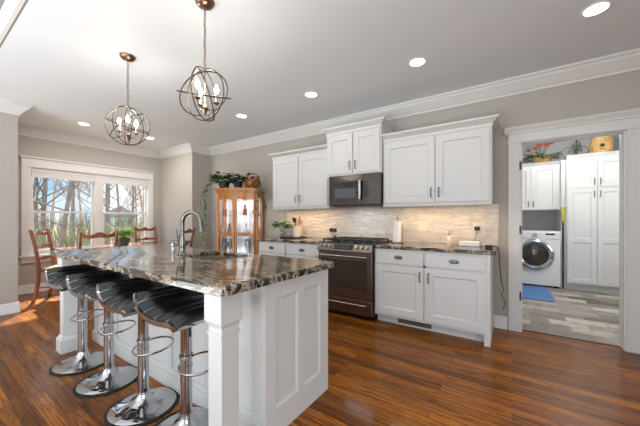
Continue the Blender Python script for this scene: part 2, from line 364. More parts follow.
b = MB(); b.box(XW-.12, XW, -5.2, YN0, 0, ZC); b.box(XW-.12, XW, -5.2, Y0, ZC, 3.7); b.box(XN, XW-.12, YN0-.12, YN0, 0, ZC); struct(b.build('wall_nook_left', 'wall'))
b = MB(); b.box(XN-.12, XN, YN0-.12, WY0, 0, ZC); b.box(XN-.12, XN, WY1, YN1+.12, 0, ZC); b.box(XN-.12, XN, WY0, WY1, 0, WZ0); b.box(XN-.12, XN, WY0, WY1, WZ1, ZC); struct(b.build('wall_window', 'wall'))
b = MB(); b.box(XR, XR+.12, Y0, YK, 0, ZC); struct(b.build('wall_right', 'wall'))
b = MB(); b.box(4.5, 4.62, -5.2, Y0, 0, .4); b.box(4.5, 4.62, -5.2, Y0, 3.0, 3.7); b.box(4.5, 4.62, -.4, Y0, .4, 3); b.box(4.5, 4.62, -5.2, -4, .4, 3); b.box(XR, 4.6, Y0, Y0+.12, 0, ZC); struct(b.build('wall_great_room_side', 'wall'))
b = MB(); b.box(-5.5, 4.6, -5.2, -5.08, 0, .3); b.box(-5.5, 4.6, -5.2, -5.08, 3.2, 3.7); b.box(-5.5, -4.1, -5.2, -5.08, .3, 3.2); b.box(2.9, 4.6, -5.2, -5.08, .3, 3.2); struct(b.build('wall_rear', 'wall'))
b = MB(); b.box(-1.0, 2.3, 7.1, 7.2, 0, ZC); struct(b.build('wall_laundry_back', 'wall_laundry'))
b = MB(); b.box(-.6, -.5, YK+.1, 7.1, 0, ZC); struct(b.build('wall_laundry_left', 'wall_laundry'))
b = MB(); b.box(2.2, 2.3, YK+.1, 7.1, 0, ZC); struct(b.build('wall_laundry_right', 'wall_laundry'))
b = MB(); b.box(-1.0, 2.3, YK+.1, 7.2, ZC, ZC+.1); struct(b.build('ceiling_laundry', 'ceil'))

def sweep(path, prof, name, m, closed=False):
    # path in plan (room on the left-hand side of travel); profile (d into room, z)
    b = MB(); P = [Vector((x, y)) for x, y in path]; k = len(prof); vs = []
    for i, p in enumerate(P):
        d0 = (p-P[i-1]).normalized() if i > 0 else (P[1]-p).normalized(); d1 = (P[i+1]-p).normalized() if i < len(P)-1 else d0
        n0 = Vector((-d0.y, d0.x)); n1 = Vector((-d1.y, d1.x)); q = (n0+n1).normalized(); q = q/max(.2, q.dot(n0))
        vs += [(p.x+q.x*d, p.y+q.y*d, z) for d, z in prof]
    fs = [(i*k+j, i*k+(j+1) % k, (i+1)*k+(j+1) % k, (i+1)*k+j) for i in range(len(P)-1) for j in range(k)]
    fs += [tuple(range(k)), tuple(range((len(P)-1)*k, len(P)*k))]
    b.add(vs, fs); return b.build(name, m)
room = [(XR, YK), (XW, YK), (XW, YN1), (XN, YN1), (XN, YN0), (XW, YN0), (XW, Y0+.001)]
cz = ZC-.15
crown = [(0, cz), (.012, cz), (.014, cz+.02), (.03, cz+.03), (.05, cz+.055), (.085, cz+.09), (.1, cz+.105), (.104, cz+.122), (.12, cz+.126), (.122, ZC), (0, ZC)]
struct(sweep(room, crown, 'trim_crown', 'trim'))
bbp = [(0, 0), (.022, 0), (.022, .012), (.016, .02), (.016, .11), (.011, .125), (.006, .135), (0, .137)]
struct(sweep([(XW, YK), (XW, YN1), (XN, YN1), (XN, YN0), (XW, YN0), (XW, Y0)], bbp, 'baseboard_left', 'trim'))
struct(sweep([(DX0-.125, YK), (-.17, YK)], bbp, 'baseboard_back', 'trim'))
struct(sweep([(XR, YK), (DX1+.125, YK)], bbp, 'baseboard_right', 'trim'))

# doorway casing with its hinges
d = struct(bpy.data.objects.new('door_1', None)); COL.objects.link(d); d.location = (.475, YK, 0)
b = MB()
for x0, x1 in ((DX0-.115, DX0-.006), (DX1+.006, DX1+.122)):
    b.box(x0, x1, YK-.022, YK, 0, DH+.004); b.box(x0, x0+.014, YK-.028, YK-.022, 0, DH+.004); b.box(x1-.014, x1, YK-.028, YK-.022, 0, DH+.004)
b.box(DX0-.115, DX1+.122, YK-.024, YK, DH+.004, DH+.11)
b.box(DX0-.125, DX1+.132, YK-.032, YK, DH+.004, DH+.022)
b.prism([(YK, DH+.10), (YK-.03, DH+.10), (YK-.036, DH+.108), (YK-.03, DH+.116), (YK-.034, DH+.125), (YK-.05, DH+.145), (YK-.062, DH+.155), (YK-.066, DH+.172), (YK, DH+.172)], DX0-.15, DX1+.157, 0)
b.build('casing', 'trim', d)
b = MB(); b.box(DX0-.006, DX0+.008, YK-.012, YK+.11, 0, DH); b.box(DX1-.008, DX1+.006, YK-.012, YK+.11, 0, DH); b.box(DX0, DX1, YK-.012, YK+.11, DH-.008, DH+.006)
b.box(DX0+.008, DX0+.012, YK+.06, YK+.11, 0, DH-.008); b.box(DX1-.012, DX1-.008, YK+.06, YK+.11, 0, DH-.008)
b.build('jamb', 'trim', d)
for z in (.39, 1.10, 1.79):
    b = MB(); b.cyl((DX0-.008, YK-.031, z-.045), (DX0-.008, YK-.031, z+.045), .0085, 10); b.box(DX0+.0078, DX0+.0095, YK-.012, YK+.03, z-.045, z+.045); b.build('hinge', 'iron', d)

# window
w = struct(bpy.data.objects.new('window_1', None)); COL.objects.link(w); w.location = (XN, (WY0+WY1)/2, WZ0)
b = MB()
b.box(XN, XN+.022, WY0-.1, WY0, WZ0, WZ1); b.box(XN, XN+.022, WY1, WY1+.075, WZ0, WZ1)
b.box(XN, XN+.026, WY0-.1, WY1+.075, WZ1, WZ1+.145); b.box(XN, XN+.05, WY0-.12, WY1+.095, WZ1+.145, WZ1+.172)
b.box(XN, XN+.02, WY0-.1, WY1+.075, WZ0-.125, WZ0-.03)
b.build('casing', 'trim', w, bevel=.003)
b = MB(); b.box(XN-.02, XN+.055, WY0-.12, WY1+.095, WZ0-.03, WZ0); b.build('sill', 'trim', w, bevel=.004)
b = MB(); b.box(XN-.12, XN, WY0, WY0+.02, WZ0, WZ1); b.box(XN-.12, XN, WY1-.02, WY1, WZ0, WZ1); b.box(XN-.12, XN, WY0+.02, WY1-.02, WZ1-.02, WZ1); b.box(XN-.12, XN-.02, WY0+.02, WY1-.02, WZ0, WZ0+.02)
YM = 2.155
b.box(XN-.12, XN-.005, YM-.06, YM+.06, WZ0+.02, WZ1-.02)
b.build('jamb', 'trim', w)
for a0, a1 in ((WY0+.02, YM-.06), (YM+.06, WY1-.02)):
    for up in (0, 1):
        x0 = XN-.085 if not up else XN-.115; zm = 1.335; z0, z1 = (WZ0+.02, zm+.018) if not up else (zm-.018, WZ1-.02)
        b = MB(); st = .042 if not up else .036
        b.box(x0, x0+.03, a0, a0+st, z0, z1); b.box(x0, x0+.03, a1-st, a1, z0, z1); b.box(x0, x0+.03, a0+st, a1-st, z0, z0+(.06 if not up else .034)); b.box(x0, x0+.03, a0+st, a1-st, z1-.034, z1)
        sash = b.build('sash', 'trim', w)
        b = MB(); b.box(x0+.012, x0+.016, a0+st, a1-st, z0+.03, z1-.03); b.build('pane', 'pane', sash)
bl = thing('window_shade', 'white pleated shade drawn up at the head of the dining nook window', 'blind', (XN-.03, (WY0+WY1)/2, WZ1-.16))
b = MB(); b.box(XN-.06, XN-.008, WY0+.024, WY1-.024, WZ1-.06, WZ1-.021); b.build('head_rail', 'trim', bl, bevel=.004)
b = MB()
for k in range(6): b.box(XN-.05-.006*(k % 2), XN-.016+.004*(k % 2), WY0+.028, WY1-.028, WZ1-.06-.012*(k+1), WZ1-.06-.012*k-.001)
b.build('pleats', 'blind', bl)
b = MB(); b.box(XN-.054, XN-.012, WY0+.028, WY1-.028, WZ1-.155, WZ1-.132); b.build('bottom_rail', 'trim', bl, bevel=.003)

# backsplash tile on the kitchen wall
b = MB(); b.box(-3.22, -.125, YK-.009, YK, .917, 1.385); struct(b.build('backsplash', 'splash'))

# ------------------------------------------------------------------ outdoors beyond the nook window
b = MB()
def gz(x, y): return -1.1+.9*(1-math.exp(-((-x-8)/26.0)**2 if x < -8 else 0))*1.0+.12*math.sin(x*.7+y*.4)*min(1, max(0, (-x-8)/8))
nx, ny = 26, 22
vs = [(-6.8-60*(i/nx)**1.5, -40+90*j/ny, gz(-6.8-60*(i/nx)**1.5, -40+90*j/ny)) for i in range(nx+1) for j in range(ny+1)]
b.add(vs, [(i*(ny+1)+j, (i+1)*(ny+1)+j, (i+1)*(ny+1)+j+1, i*(ny+1)+j+1) for i in range(nx) for j in range(ny)])
g = struct(b.build('ground_outside', 'ground'))
def grow(b, p, d, L, r, depth, rnd):
    n = 4; pts = [Vector(p)]; dd = Vector(d).normalized(); rs = [r]
    for i in range(n):
        dd = (dd+Vector((rnd.uniform(-1, 1), rnd.uniform(-1, 1), rnd.uniform(-.3, .7)))*.13).normalized(); pts.append(pts[-1]+dd*L/n); rs.append(r*(1-.55*(i+1)/n))
    b.tube(pts, rs, 5 if depth > 1 else 4)
    if depth == 0: return
    for q in range(5 if depth > 1 else 4):
        t = rnd.uniform(.35, 1); i = min(n-1, int(t*n)); f = t*n-i; pp = pts[i].lerp(pts[i+1], f); ax = Vector((rnd.uniform(-1, 1), rnd.uniform(-1, 1), rnd.uniform(.2, .9))).normalized()
        grow(b, pp, dd*.5+ax, L*rnd.uniform(.42, .62), max(.008, rs[i]*.5), depth-1, rnd)
def make_tree(seed, H, r, m, label, loc, group='bare trees beyond the window'):
    rnd = random.Random(seed); t = thing('bare_tree', label, 'tree', loc, 0, group)
    tr = MB(); br = MB(); pts = [Vector(loc)+Vector((0, 0, -.25))]; rs = [r*1.15]; dd = Vector((rnd.uniform(-.06, .06), rnd.uniform(-.06, .06), 1))
    for i in range(8): dd = (dd+Vector((rnd.uniform(-.05, .05), rnd.uniform(-.05, .05), 0))).normalized(); pts.append(pts[-1]+dd*H/8); rs.append(r*(1-.75*(i+1)/8))
    tr.tube(pts, rs, 8); tr.build('trunk', m, t)
    for q in range(15):
        i = rnd.randint(2, 7); a = rnd.uniform(0, 2*PI); grow(br, pts[i].lerp(pts[i+1], rnd.random()), (math.cos(a), math.sin(a), rnd.uniform(.35, 1.1)), H*rnd.uniform(.18, .34), rs[i]*.42, 2, rnd)
    br.build('branches', m, t); return t
trees = [(-13.5, 3.15, 9, .09, 'bark', 'slim dark bare tree close behind the left window sash'), (-14.5, 6.55, 10, .2, 'bark2', 'thick pale trunked tree close behind the right window sash'),
         (-12.2, 4.7, 7, .05, 'bark', 'thin bare sapling just left of the window mullion outside'), (-16, 1.9, 11, .12, 'bark', 'bare tree at the far left edge of the window view')]
for i, (x, y, H, r, m, lb) in enumerate(trees): make_tree(20+i, H, r, m, lb, (x, y, gz(x, y)))
far = [make_tree(40+i, 10+i, .13, m, 'one of the bare grey trees standing in the woods outside', (-21-3*i, 4+2.4*i, gz(-21-3*i, 4+2.4*i))) for i, m in enumerate(('bark', 'twig', 'bark2'))]
rnd = random.Random(5)
for i in range(12):
    x = -20-(i//4)*9-rnd.random()*3; t = ((i % 4)+rnd.uniform(.2, .8))/4; y = -x*(.12+.52*t)
    c = dup(far[i % 3], (x, y, gz(x, y)), rnd.uniform(0, 6)); c.scale = [rnd.uniform(.75, 1.15)]*3
b = MB(); rnd = random.Random(9)
for i in range(1500):
    x = -11-rnd.random()**.8*26; y = -x*(.08+.58*rnd.random()); z = gz(x, y)-.1; h = rnd.uniform(.7, 2.0)*(1+(-x-11)*.03); a = rnd.uniform(0, 6.3); q = rnd.uniform(.1, .5)
    p = Vector((x, y, z)); b.tube([p, p+Vector((math.cos(a)*q*.4, math.sin(a)*q*.4, h*.5)), p+Vector((math.cos(a)*q, math.sin(a)*q, h))], [.02, .014, .006], 3)
    for k in range(3):
        a2 = rnd.uniform(0, 6.3); s0 = p+Vector((math.cos(a)*q*.5, math.sin(a)*q*.5, h*rnd.uniform(.35, .8))); b.tube([s0, s0+Vector((math.cos(a2)*.4, math.sin(a2)*.4, rnd.uniform(.15, .5)))], [.012, .005], 3)
o = b.build('brushwood', 'brush', flat=True, recalc=False); o['kind'] = 'stuff'; tag(o, 'tangled olive brown brushwood covering the ground of the woods outside', 'undergrowth')
hs = thing('distant_house', 'grey house with a gabled roof far beyond the right window sash', 'house', (-60, 22, -.6))
b = MB(); b.box(-62, -58, 19.2, 24.8, -1.5, 1.7); b.build('walls', 'siding', hs)
b = MB(); b.prism([(18.7, 1.7), (25.3, 1.7), (22, 3.6)], -62.3, -57.7, 0); b.build('roof', 'roof', hs)
for y in (20.2, 22, 23.8):
    b = MB(); b.box(-58, -57.95, y-.4, y+.4, .2, 1.2); b.build('house_window', 'paneldark', hs)

# ------------------------------------------------------------------ kitchen island
IX0, IX1, IY0, IY1 = -3.50, -1.095, 1.10, 1.725
ZT, ZB = .914, .876
isl = thing('kitchen_island', 'white panelled kitchen island with square corner posts under the dark granite top', 'kitchen island', ((IX0+IX1)/2, 1.41, 0))
b = MB(); b.box(IX0+.02, IX1-.02, IY0+.02, IY1-.02, .0, .64); b.box(IX0+.02, -2.40, IY0+.02, IY1-.02, .64, ZB); b.box(-1.69, IX1-.02, IY0+.02, IY1-.02, .64, ZB)
b.box(-2.40, -1.69, IY0+.02, 1.24, .64, ZB); b.box(-2.40, -1.69, 1.68, IY1-.02, .64, ZB); b.build('carcass', 'cab', isl)
b = MB(); b.M = frame((IX1, IY0, 0), (0, 1, 0), (1, 0, 0))
L = IY1-IY0; b.box(0, L, .012, .02, 0, ZB)
b.box(0, .085, 0, .012, 0, ZB); b.box(L-.1, L, 0, .012, 0, ZB); b.box(.085, L-.1, 0, .012, 0, .155); b.box(.085, L-.1, 0, .012, .775, ZB); b.box(.28, .34, 0, .012, .155, .775)
b.build('end_panel', 'cab', isl)
b = MB(); b.M = frame((IX1, IY0, 0), (0, 1, 0), (1, 0, 0))
for x0, x1 in ((.085, .28), (.34, L-.1)):           # bevelled recess mouldings
    e = .016; o_ = [(x0, .003, .155), (x1, .003, .155), (x1, .003, .775), (x0, .003, .775)]; i_ = [(x0+e, .0115, .155+e), (x1-e, .0115, .155+e), (x1-e, .0115, .775-e), (x0+e, .0115, .775-e)]
    b.add(o_+i_, [(0, 1, 5, 4), (1, 2, 6, 5), (2, 3, 7, 6), (3, 0, 4, 7)])
b.build('panel_moulding', 'cab', isl)
b = MB(); b.M = frame((IX0, IY0, 0), (1, 0, 0), (0, -1, 0)); L = IX1-IX0-.021; npan = 5; pw = (L-.09)/npan
b.box(0, L, .01, .02, 0, ZB); b.box(0, L, 0, .01, 0, .14); b.box(0, L, 0, .01, .80, ZB); b.box(0, .09, 0, .01, .14, .8)
for k in range(npan): b.box(.09+pw*(k+1)-.08, .09+pw*(k+1), 0, .01, .14, .8)
b.box(0, L, -.012, 0, 0, .1)
b.build('back_panel', 'cab', isl, bevel=.003)
b = MB(); b.M = frame((IX0, IY1, 0), (0, -1, 0), (-1, 0, 0)); shaker(b, IY1-IY0, ZB, .02, .09); b.build('end_panel', 'cab', isl)
for k in range(4):                                    # working side
    dw = (IX1-IX0-.08)/4; x0 = IX1-.04-k*dw
    b = MB(); b.M = frame((x0, IY1+.0, .1), (-1, 0, 0), (0, 1, 0)); shaker(b, dw-.01, .74, .02, .06); dd = b.build('cabinet_door', 'cab', isl)
    b = MB(); b.M = frame((x0, IY1+.0, .1), (-1, 0, 0), (0, 1, 0)); pull(b, .05 if k % 2 else dw-.06, .6); b.build('handle', 'pewter', dd)
def post(cx, cy):
    b = MB(); sq = lambda h, z0, z1, h1=None: b.hexa([(cx-h, cy-h, z0), (cx+h, cy-h, z0), (cx+h, cy+h, z0), (cx-h, cy+h, z0)], [(cx-q, cy-q, z1) for q in (h1 or h,)]+[(cx+(h1 or h), cy-(h1 or h), z1), (cx+(h1 or h), cy+(h1 or h), z1), (cx-(h1 or h), cy+(h1 or h), z1)])
    sq(.073, 0, .115); sq(.073, .115, .15, .053); sq(.0505, .15, .66); sq(.056, .66, .675); sq(.0505, .675, .70); sq(.0505, .70, .725, .062); sq(.0645, .725, ZB)
    return b.build('corner_post', 'cab', isl)
post(-1.175, .895); post(-3.423, .887)
# countertop with sink cut-out
SX0, SX1, SY0, SY1 = -2.33, -1.76, 1.285, 1.645
TX0, TX1, TY0, TY1 = -3.605, -1.045, .79, 1.75
def arc(cx, cy, r, a0, a1, k=6): return [(cx+r*math.cos(a0+(a1-a0)*i/k), cy+r*math.sin(a0+(a1-a0)*i/k)) for i in range(k+1)]
r = .04
b = MB()
outer = arc(TX0+r, TY0+r, r, PI, 1.5*PI)+[(SX0, TY0), (SX1, TY0)]+arc(TX1-r, TY0+r, r, 1.5*PI, 2*PI)+arc(TX1-r, TY1-r, r, 0, PI/2)+[(SX1, TY1), (SX0, TY1)]+arc(TX0+r, TY1-r, r, PI/2, PI)
hole = [(SX0, SY0), (SX1, SY0), (SX1, SY1), (SX0, SY1)]
def slab(b, outer, hole, z0, z1, e=.006):
    k = len(outer); cx = sum(p[0] for p in outer)/k; cy = sum(p[1] for p in outer)/k
    ins = [(p[0]-math.copysign(e, p[0]-cx)*(abs(p[0]-cx) > .4), p[1]-math.copysign(e, p[1]-cy)*(abs(p[1]-cy) > .4)) for p in outer]
    vs = [(x, y, z0) for x, y in outer]+[(x, y, z1-e) for x, y in outer]+[(x, y, z1) for x, y in ins]+[(x, y, z0) for x, y in hole]+[(x, y, z1) for x, y in hole]
    fs = [(i, (i+1) % k, k+(i+1) % k, k+i) for i in range(k)]+[(k+i, k+(i+1) % k, 2*k+(i+1) % k, 2*k+i) for i in range(k)]
    fs += [(3*k+i, 3*k+(i+1) % 4, 3*k+4+(i+1) % 4, 3*k+4+i) for i in range(4)]
    sa, sb = 7, 8; ta, tb = 7+1+1+14, 7+1+1+15
    ta = outer.index((SX1, TY1)); tb = outer.index((SX0, TY1))
    for o_, h_ in ((2*k, 3*k+4), (0, 3*k)):
        L_ = [o_+i for i in list(range(tb, k))+list(range(0, sa+1))]; fs.append(tuple(L_+[h_+0, h_+3]))
        R_ = [o_+i for i in range(sb, ta+1)]; fs.append(tuple(R_+[h_+2, h_+1]))
        fs.append((o_+sa, o_+sb, h_+1, h_+0)); fs.append((o_+ta, o_+tb, h_+3, h_+2))
    b.add(vs, fs)
slab(b, outer, hole, ZB, ZT)
tag(b.build('island_countertop', 'granite', org=(-2.3, 1.27, ZB)), 'dark veined granite slab with a sink cut-out on top of the white island', 'countertop')
# sink
sk = thing('undermount_sink', 'stainless steel sink set into the dark granite island top', 'sink', ((SX0+SX1)/2, (SY0+SY1)/2, .67))
b = MB(); t = .004; z0 = .67; x0, x1, y0, y1 = SX0-.008, SX1+.008, SY0-.008, SY1+.008
b.box(x0, x1, y0, y1, z0, z0+t); b.box(x0, x0+t, y0, y1, z0+t, ZB-.001); b.box(x1-t, x1, y0, y1, z0+t, ZB-.001); b.box(x0+t, x1-t, y0, y0+t, z0+t, ZB-.001); b.box(x0+t, x1-t, y1-t, y1, z0+t, ZB-.001); b.build('basin', 'sinkm', sk)
b = MB(); b.lathe([(.0, .008), (.03, .008), (.045, .005), (.045, .004)], ((SX0+SX1)/2, (SY0+SY1)/2, z0), 20); b.build('drain', 'chrome', sk)
# faucet
fx, fy = -2.385, 1.385
fa = thing('gooseneck_faucet', 'tall arched chrome gooseneck faucet beside the island sink', 'faucet', (fx, fy, ZT))
b = MB(); b.lathe([(.036, 0), (.036, .006), (.03, .014), (.024, .03), (.027, .06), (.026, .1), (.019, .15), (.016, .17), (.021, .175), (.021, .195), (.0145, .2)], (fx, fy, ZT), 20); b.build('body', 'steel', fa)
b = MB(); pts = [(fx, fy, ZT+.2), (fx, fy, ZT+.27)]+[(fx+.092*(1-math.cos(a)), fy+.03*(1-math.cos(a)), ZT+.27+.095*math.sin(a)) for a in [PI*i/12*.97 for i in range(1, 13)]]
b.tube(pts, .019, 12); b.build('neck', 'steel', fa)
e = Vector(pts[-1]); b = MB(); b.tube([e+Vector((-.001, 0, .01)), e+Vector((.003, 0, -.02)), e+Vector((.008, .002, -.055)), e+Vector((.012, .003, -.085))], [.02, .021, .024, .029], 14); b.build('spray_head', 'steel', fa)
b = MB(); b.tube([(fx-.015, fy-.005, ZT+.115), (fx-.045, fy-.012, ZT+.12)], .013, 10); b.tube([(fx-.045, fy-.012, ZT+.12), (fx-.055, fy-.016, ZT+.16), (fx-.06, fy-.018, ZT+.21)], [.008, .007, .0055], 8); b.build('lever_handle', 'steel', fa)
sx, sy = -2.60, 1.42
sd = thing('soap_dispenser', 'short chrome soap dispenser pump left of the gooseneck faucet', 'soap dispenser', (sx, sy, ZT))
b = MB(); b.lathe([(.024, 0), (.024, .006), (.015, .015), (.013, .045), (.02, .05), (.02, .075), (.006, .08), (.006, .1), (0, .1)], (sx, sy, ZT), 16); b.build('base', 'chrome', sd)
b = MB(); b.tube([(sx-.012, sy, ZT+.1), (sx+.02, sy-.005, ZT+.105), (sx+.075, sy-.015, ZT+.095), (sx+.085, sy-.017, ZT+.08)], [.009, .009, .007, .006], 8); b.build('spout', 'chrome', sd)

# ------------------------------------------------------------------ bar stools
def make_stool():
    t = thing('bar_stool', '', 'bar stool', (0, 0, 0), 0, 'bar stools along the island')
    b = MB(); b.lathe([(.207, 0), (.207, .008), (.2, .012), (.18, .013)], k=48); b.build('floor_ring', 'rubber', t)
    b = MB(); b.lathe([(.19, .0135), (.186, .0175), (.14, .027), (.09, .038), (.055, .055), (.04, .08), (.036, .105), (.03, .108)], k=48); b.build('base', 'chrome', t)
    b = MB(); b.lathe([(.032, .1), (.032, .37), (.035, .372), (.035, .386), (.031, .388)], k=24); b.build('lower_post', 'chrome', t)
    b = MB(); b.lathe([(.031, .385), (.031, .64), (.042, .655), (.042, .672)], k=24); b.build('upper_post', 'chrome', t)
    b = MB(); b.tube([(.03, 0, .432)]+[(.14-.11*math.cos(2*PI*i/20+.18), .11*math.sin(2*PI*i/20+.18), .432+.012*math.sin(2*PI*i/20+.18)) for i in range(20)]+[(.03, 0, .432)], .0065, 8)
    b.lathe([(.0345, .424), (.038, .426), (.038, .442), (.0345, .444)], k=20, loop=True); b.build('footrest', 'chrome', t)
    prof = [(-.2, .112), (-.188, .08), (-.16, .048), (-.12, .024), (-.065, .007), (0, .0), (.07, .0), (.13, .006), (.18, .008), (.21, -.008)]
    def pz(u):
        q = u*(len(prof)-1); i = min(len(prof)-2, int(q)); f = q-i
        p0 = prof[max(0, i-1)]; p1 = prof[i]; p2 = prof[i+1]; p3 = prof[min(len(prof)-1, i+2)]
        cr = lambda a, b_, c, d_: .5*((2*b_)+(c-a)*f+(2*a-5*b_+4*c-d_)*f*f+(3*b_-a-3*c+d_)*f**3)
        return cr(p0[0], p1[0], p2[0], p3[0]), cr(p0[1], p1[1], p2[1], p3[1])
    def nrm(u):
        a = pz(max(0, u-.01)); c = pz(min(1, u+.01)); dx, dz = c[0]-a[0], c[1]-a[1]; L = math.hypot(dx, dz); return -dz/L, dx/L
    Z = .69
    def surf(off, hw, ribs):
        def f(u, v):
            x, z = pz(u); nx_, nz_ = nrm(u); y = (v*2-1); wv = hw*(1-.06*abs(2*u-1)**3)
            h = .0145+(off-.0145+ribs*abs(math.sin(PI*u*5))**.5)*(1-abs(y)**5) if ribs else off
            return (x+nx_*h, y*wv, Z+z+nz_*h)
        return f
    b = MB(); b.shell(surf(.014, .2, 0), surf(-.012, .2, 0), 36, 4); b.build('seat_pan', 'chrome', t)
    b = MB(); b.shell(surf(.034, .19, .024), surf(.0142, .187, 0), 60, 12); st = b.build('seat_cushion', 'leather', t)
    b = MB()
    for q in (1, 2, 3, 4):
        f = surf(.0365, .19, 1e-6); b.tube([f(q/5, j/10) for j in range(11)], .0032, 6)
    b.build('piping', 'seam', st)
    b = MB(); b.tube([(.03, -.015, .664), (.075, -.03, .655), (.105, -.045, .63)], .005, 8); b.tube([(.1, -.042, .636), (.128, -.055, .59)], .0075, 8); b.build('height_lever', 'black', t)
    return t
st0 = make_stool()
spots = [(-3.01, .87), (-2.515, .885), (-1.985, .89), (-1.552, .925)]
slab_ = ['black leather bar stool farthest from the camera, by the far island post', 'second bar stool along the island counted from the dining nook end', 'bar stool next to the nearest one, its footrest ring fully visible', 'nearest bar stool, its seat partly hidden by the near island post']
for i, (x, y) in enumerate(spots):
    o = st0 if i == 0 else dup(st0, (x, y, 0), 0)
    o.location = (x, y, 0); o.rotation_euler = (0, 0, (0, .03, -.02, 0)[i]); o['label'] = slab_[i]

# ------------------------------------------------------------------ wall run: base cabinets
YF = 3.15; YB = YK-.001
def base_cab(x0, x1, label, right_panel, split):
    t = thing('base_cabinet', label, 'base cabinet', ((x0+x1)/2, (YF+YB)/2, 0), 0, 'white base cabinets by the range')
    b = MB(); b.box(x0, x1, YF+.02, YB, .1, ZB); b.box(x0, x1, YF+.09, YB, 0, .1)
    b.box(x0, x0+.03, YF, YF+.02, .1, ZB); b.box(x1-.03, x1, YF, YF+.02, .1, ZB); b.box(x0+.03, x1-.03, YF, YF+.02, .1, .135); b.box(x0+.03, x1-.03, YF, YF+.02, .845, ZB); b.box(x0+.03, x1-.03, YF, YF+.02, .69, .72); b.box(split-.02, split+.02, YF, YF+.02, .135, .845)
    b.build('carcass', 'cab', t)
    if right_panel:
        b = MB(); b.box(x1, x1+.022, YF-.012, YB, .1, ZB); b.box(x1, x1+.022, YF-.012, YB, 0, .1); b.box(x1-.03, x1, YF-.012, YF, 0, ZB); b.build('end_panel', 'cab', t)
        b = MB(); b.box(x0+.25, x0+.62, YF+.084, YF+.09, .02, .085)
        for k in range(14): b.box(x0+.26+k*.026, x0+.272+k*.026, YF+.081, YF+.084, .028, .077)
        b.build('floor_register', 'greypot', t)
    for i, (a, c) in enumerate(((x0+.02, split-.011), (split+.011, x1-.012))):
        b = MB(); b.M = frame((a, YF-.02, .71), (1, 0, 0), (0, -1, 0)); b.box(0, c-a, 0, .02, 0, .142); dr = b.build('drawer', 'cab', t, bevel=.004)
        b = MB(); b.M = frame((a, YF-.02, .71), (1, 0, 0), (0, -1, 0)); cup(b, (c-a)/2, .075); b.build('drawer_pull', 'pewter', dr)
        b = MB(); b.M = frame((a, YF-.02, .13), (1, 0, 0), (0, -1, 0)); shaker(b, c-a, .565, .02, .075); dd = b.build('cabinet_door', 'cab', t)
        b = MB(); b.M = frame((a, YF-.02, .13), (1, 0, 0), (0, -1, 0)); pull(b, (c-a-.035) if i == 0 else .035, .46); b.build('handle', 'pewter', dd)
    return t
base_cab(-3.275, -2.118, 'white base cabinet left of the range, half hidden behind the island', False, -2.72)
base_cab(-1.345, -.192, 'white two door base cabinet right of the range, its end panel reaching the floor', True, -.775)
for nm, x0, x1, lb in (('granite_countertop', -3.30, -2.116, 'short granite countertop left of the range holding the utensil crock'), ('granite_countertop', -1.346, -.125, 'granite countertop right of the range below the wide wall cabinet')):
    b = MB(); b.box(x0, x1, YF-.03, YB-.01, ZB, ZT); tag(b.build(nm, 'granite', org=((x0+x1)/2, 3.44, ZB), bevel=.006), lb, 'countertop')

# ------------------------------------------------------------------ range
RX0, RX1 = -2.112, -1.350; RC = (RX0+RX1)/2
rg = thing('gas_range', 'dark stainless slide-in gas range between the two base cabinets', 'range', (RC, 3.4, 0))
b = MB(); b.box(RX0, RX1, 3.13, 3.74, .05, .905); b.box(RX0+.03, RX1-.03, 3.17, 3.74, 0, .05); b.build('body', 'bss2', rg)
b = MB(); b.box(RX0-.003, RX1+.003, 3.10, 3.745, .905, .925); b.build('cooktop', 'blackgloss', rg, bevel=.004)
b = MB()
for k in range(3):
    x0 = RX0+.03+k*.237; x1 = x0+.228
    for y in (3.16, 3.69): b.box(x0, x1, y, y+.014, .943, .957)
    for x in (x0, x1-.014): b.box(x, x+.014, 3.174, 3.69, .943, .957)
    for y in (3.28, 3.425, 3.57): b.box(x0+.014, x1-.014, y, y+.012, .943, .957)
    b.box((x0+x1)/2-.006, (x0+x1)/2+.006, 3.174, 3.69, .945, .957)
    for x in (x0, x1-.014):
        for y in (3.16, 3.69): b.box(x, x+.014, y, y+.014, .925, .943)
b.build('grates', 'blackgloss', rg)
for x, y in ((RX0+.14, 3.29), (RX0+.14, 3.57), (RX1-.14, 3.29), (RX1-.14, 3.57), (RC, 3.43)):
    b = MB(); b.lathe([(.045, 0), (.045, .01), (.03, .012), (.03, .017), (0, .018)], (x, y, .925), 18); b.build('burner', 'black', rg)
b = MB(); b.prism([(3.10, .91), (3.062, .83), (3.062, .815), (3.13, .815), (3.13, .91)], RX0, RX1, 0); cp_ = b.build('control_panel', 'bss', rg)
nrm_ = Vector((0, -.904, .428)).normalized()
def pc(x, f): return Vector((x, 3.10-.038*f, .91-.08*f))
b = MB(); b.hexa([pc(RC-.135, .9), pc(RC+.135, .9), pc(RC+.135, .1), pc(RC-.135, .1)], [p+nrm_*.002 for p in (pc(RC-.135, .9), pc(RC+.135, .9), pc(RC+.135, .1), pc(RC-.135, .1))]); b.build('touch_panel', 'blackglass', rg)
b = MB(); q = [pc(RC-.03, .6), pc(RC+.045, .6), pc(RC+.045, .25), pc(RC-.03, .25)]; b.hexa([p+nrm_*.002 for p in q], [p+nrm_*.0028 for p in q]); b.build('clock_display', 'display', rg)
for x in (RX0+.06, RX0+.125, RX0+.19, RX1-.19, RX1-.125, RX1-.06):
    b = MB(); c = pc(x, .5); b.cyl(c, c+nrm_*.012, .025, 18); b.cyl(c+nrm_*.012, c+nrm_*.036, .02, 18, .018); b.build('knob', 'ss', rg)
b = MB(); b.box(RX0+.006, RX1-.006, 3.085, 3.13, .255, .806); od = b.build('oven_door', 'bss', rg, bevel=.004)
b = MB(); b.box(RX0+.06, RX1-.065, 3.081, 3.0848, .365, .715); b.build('oven_window', 'ovenglass', od)
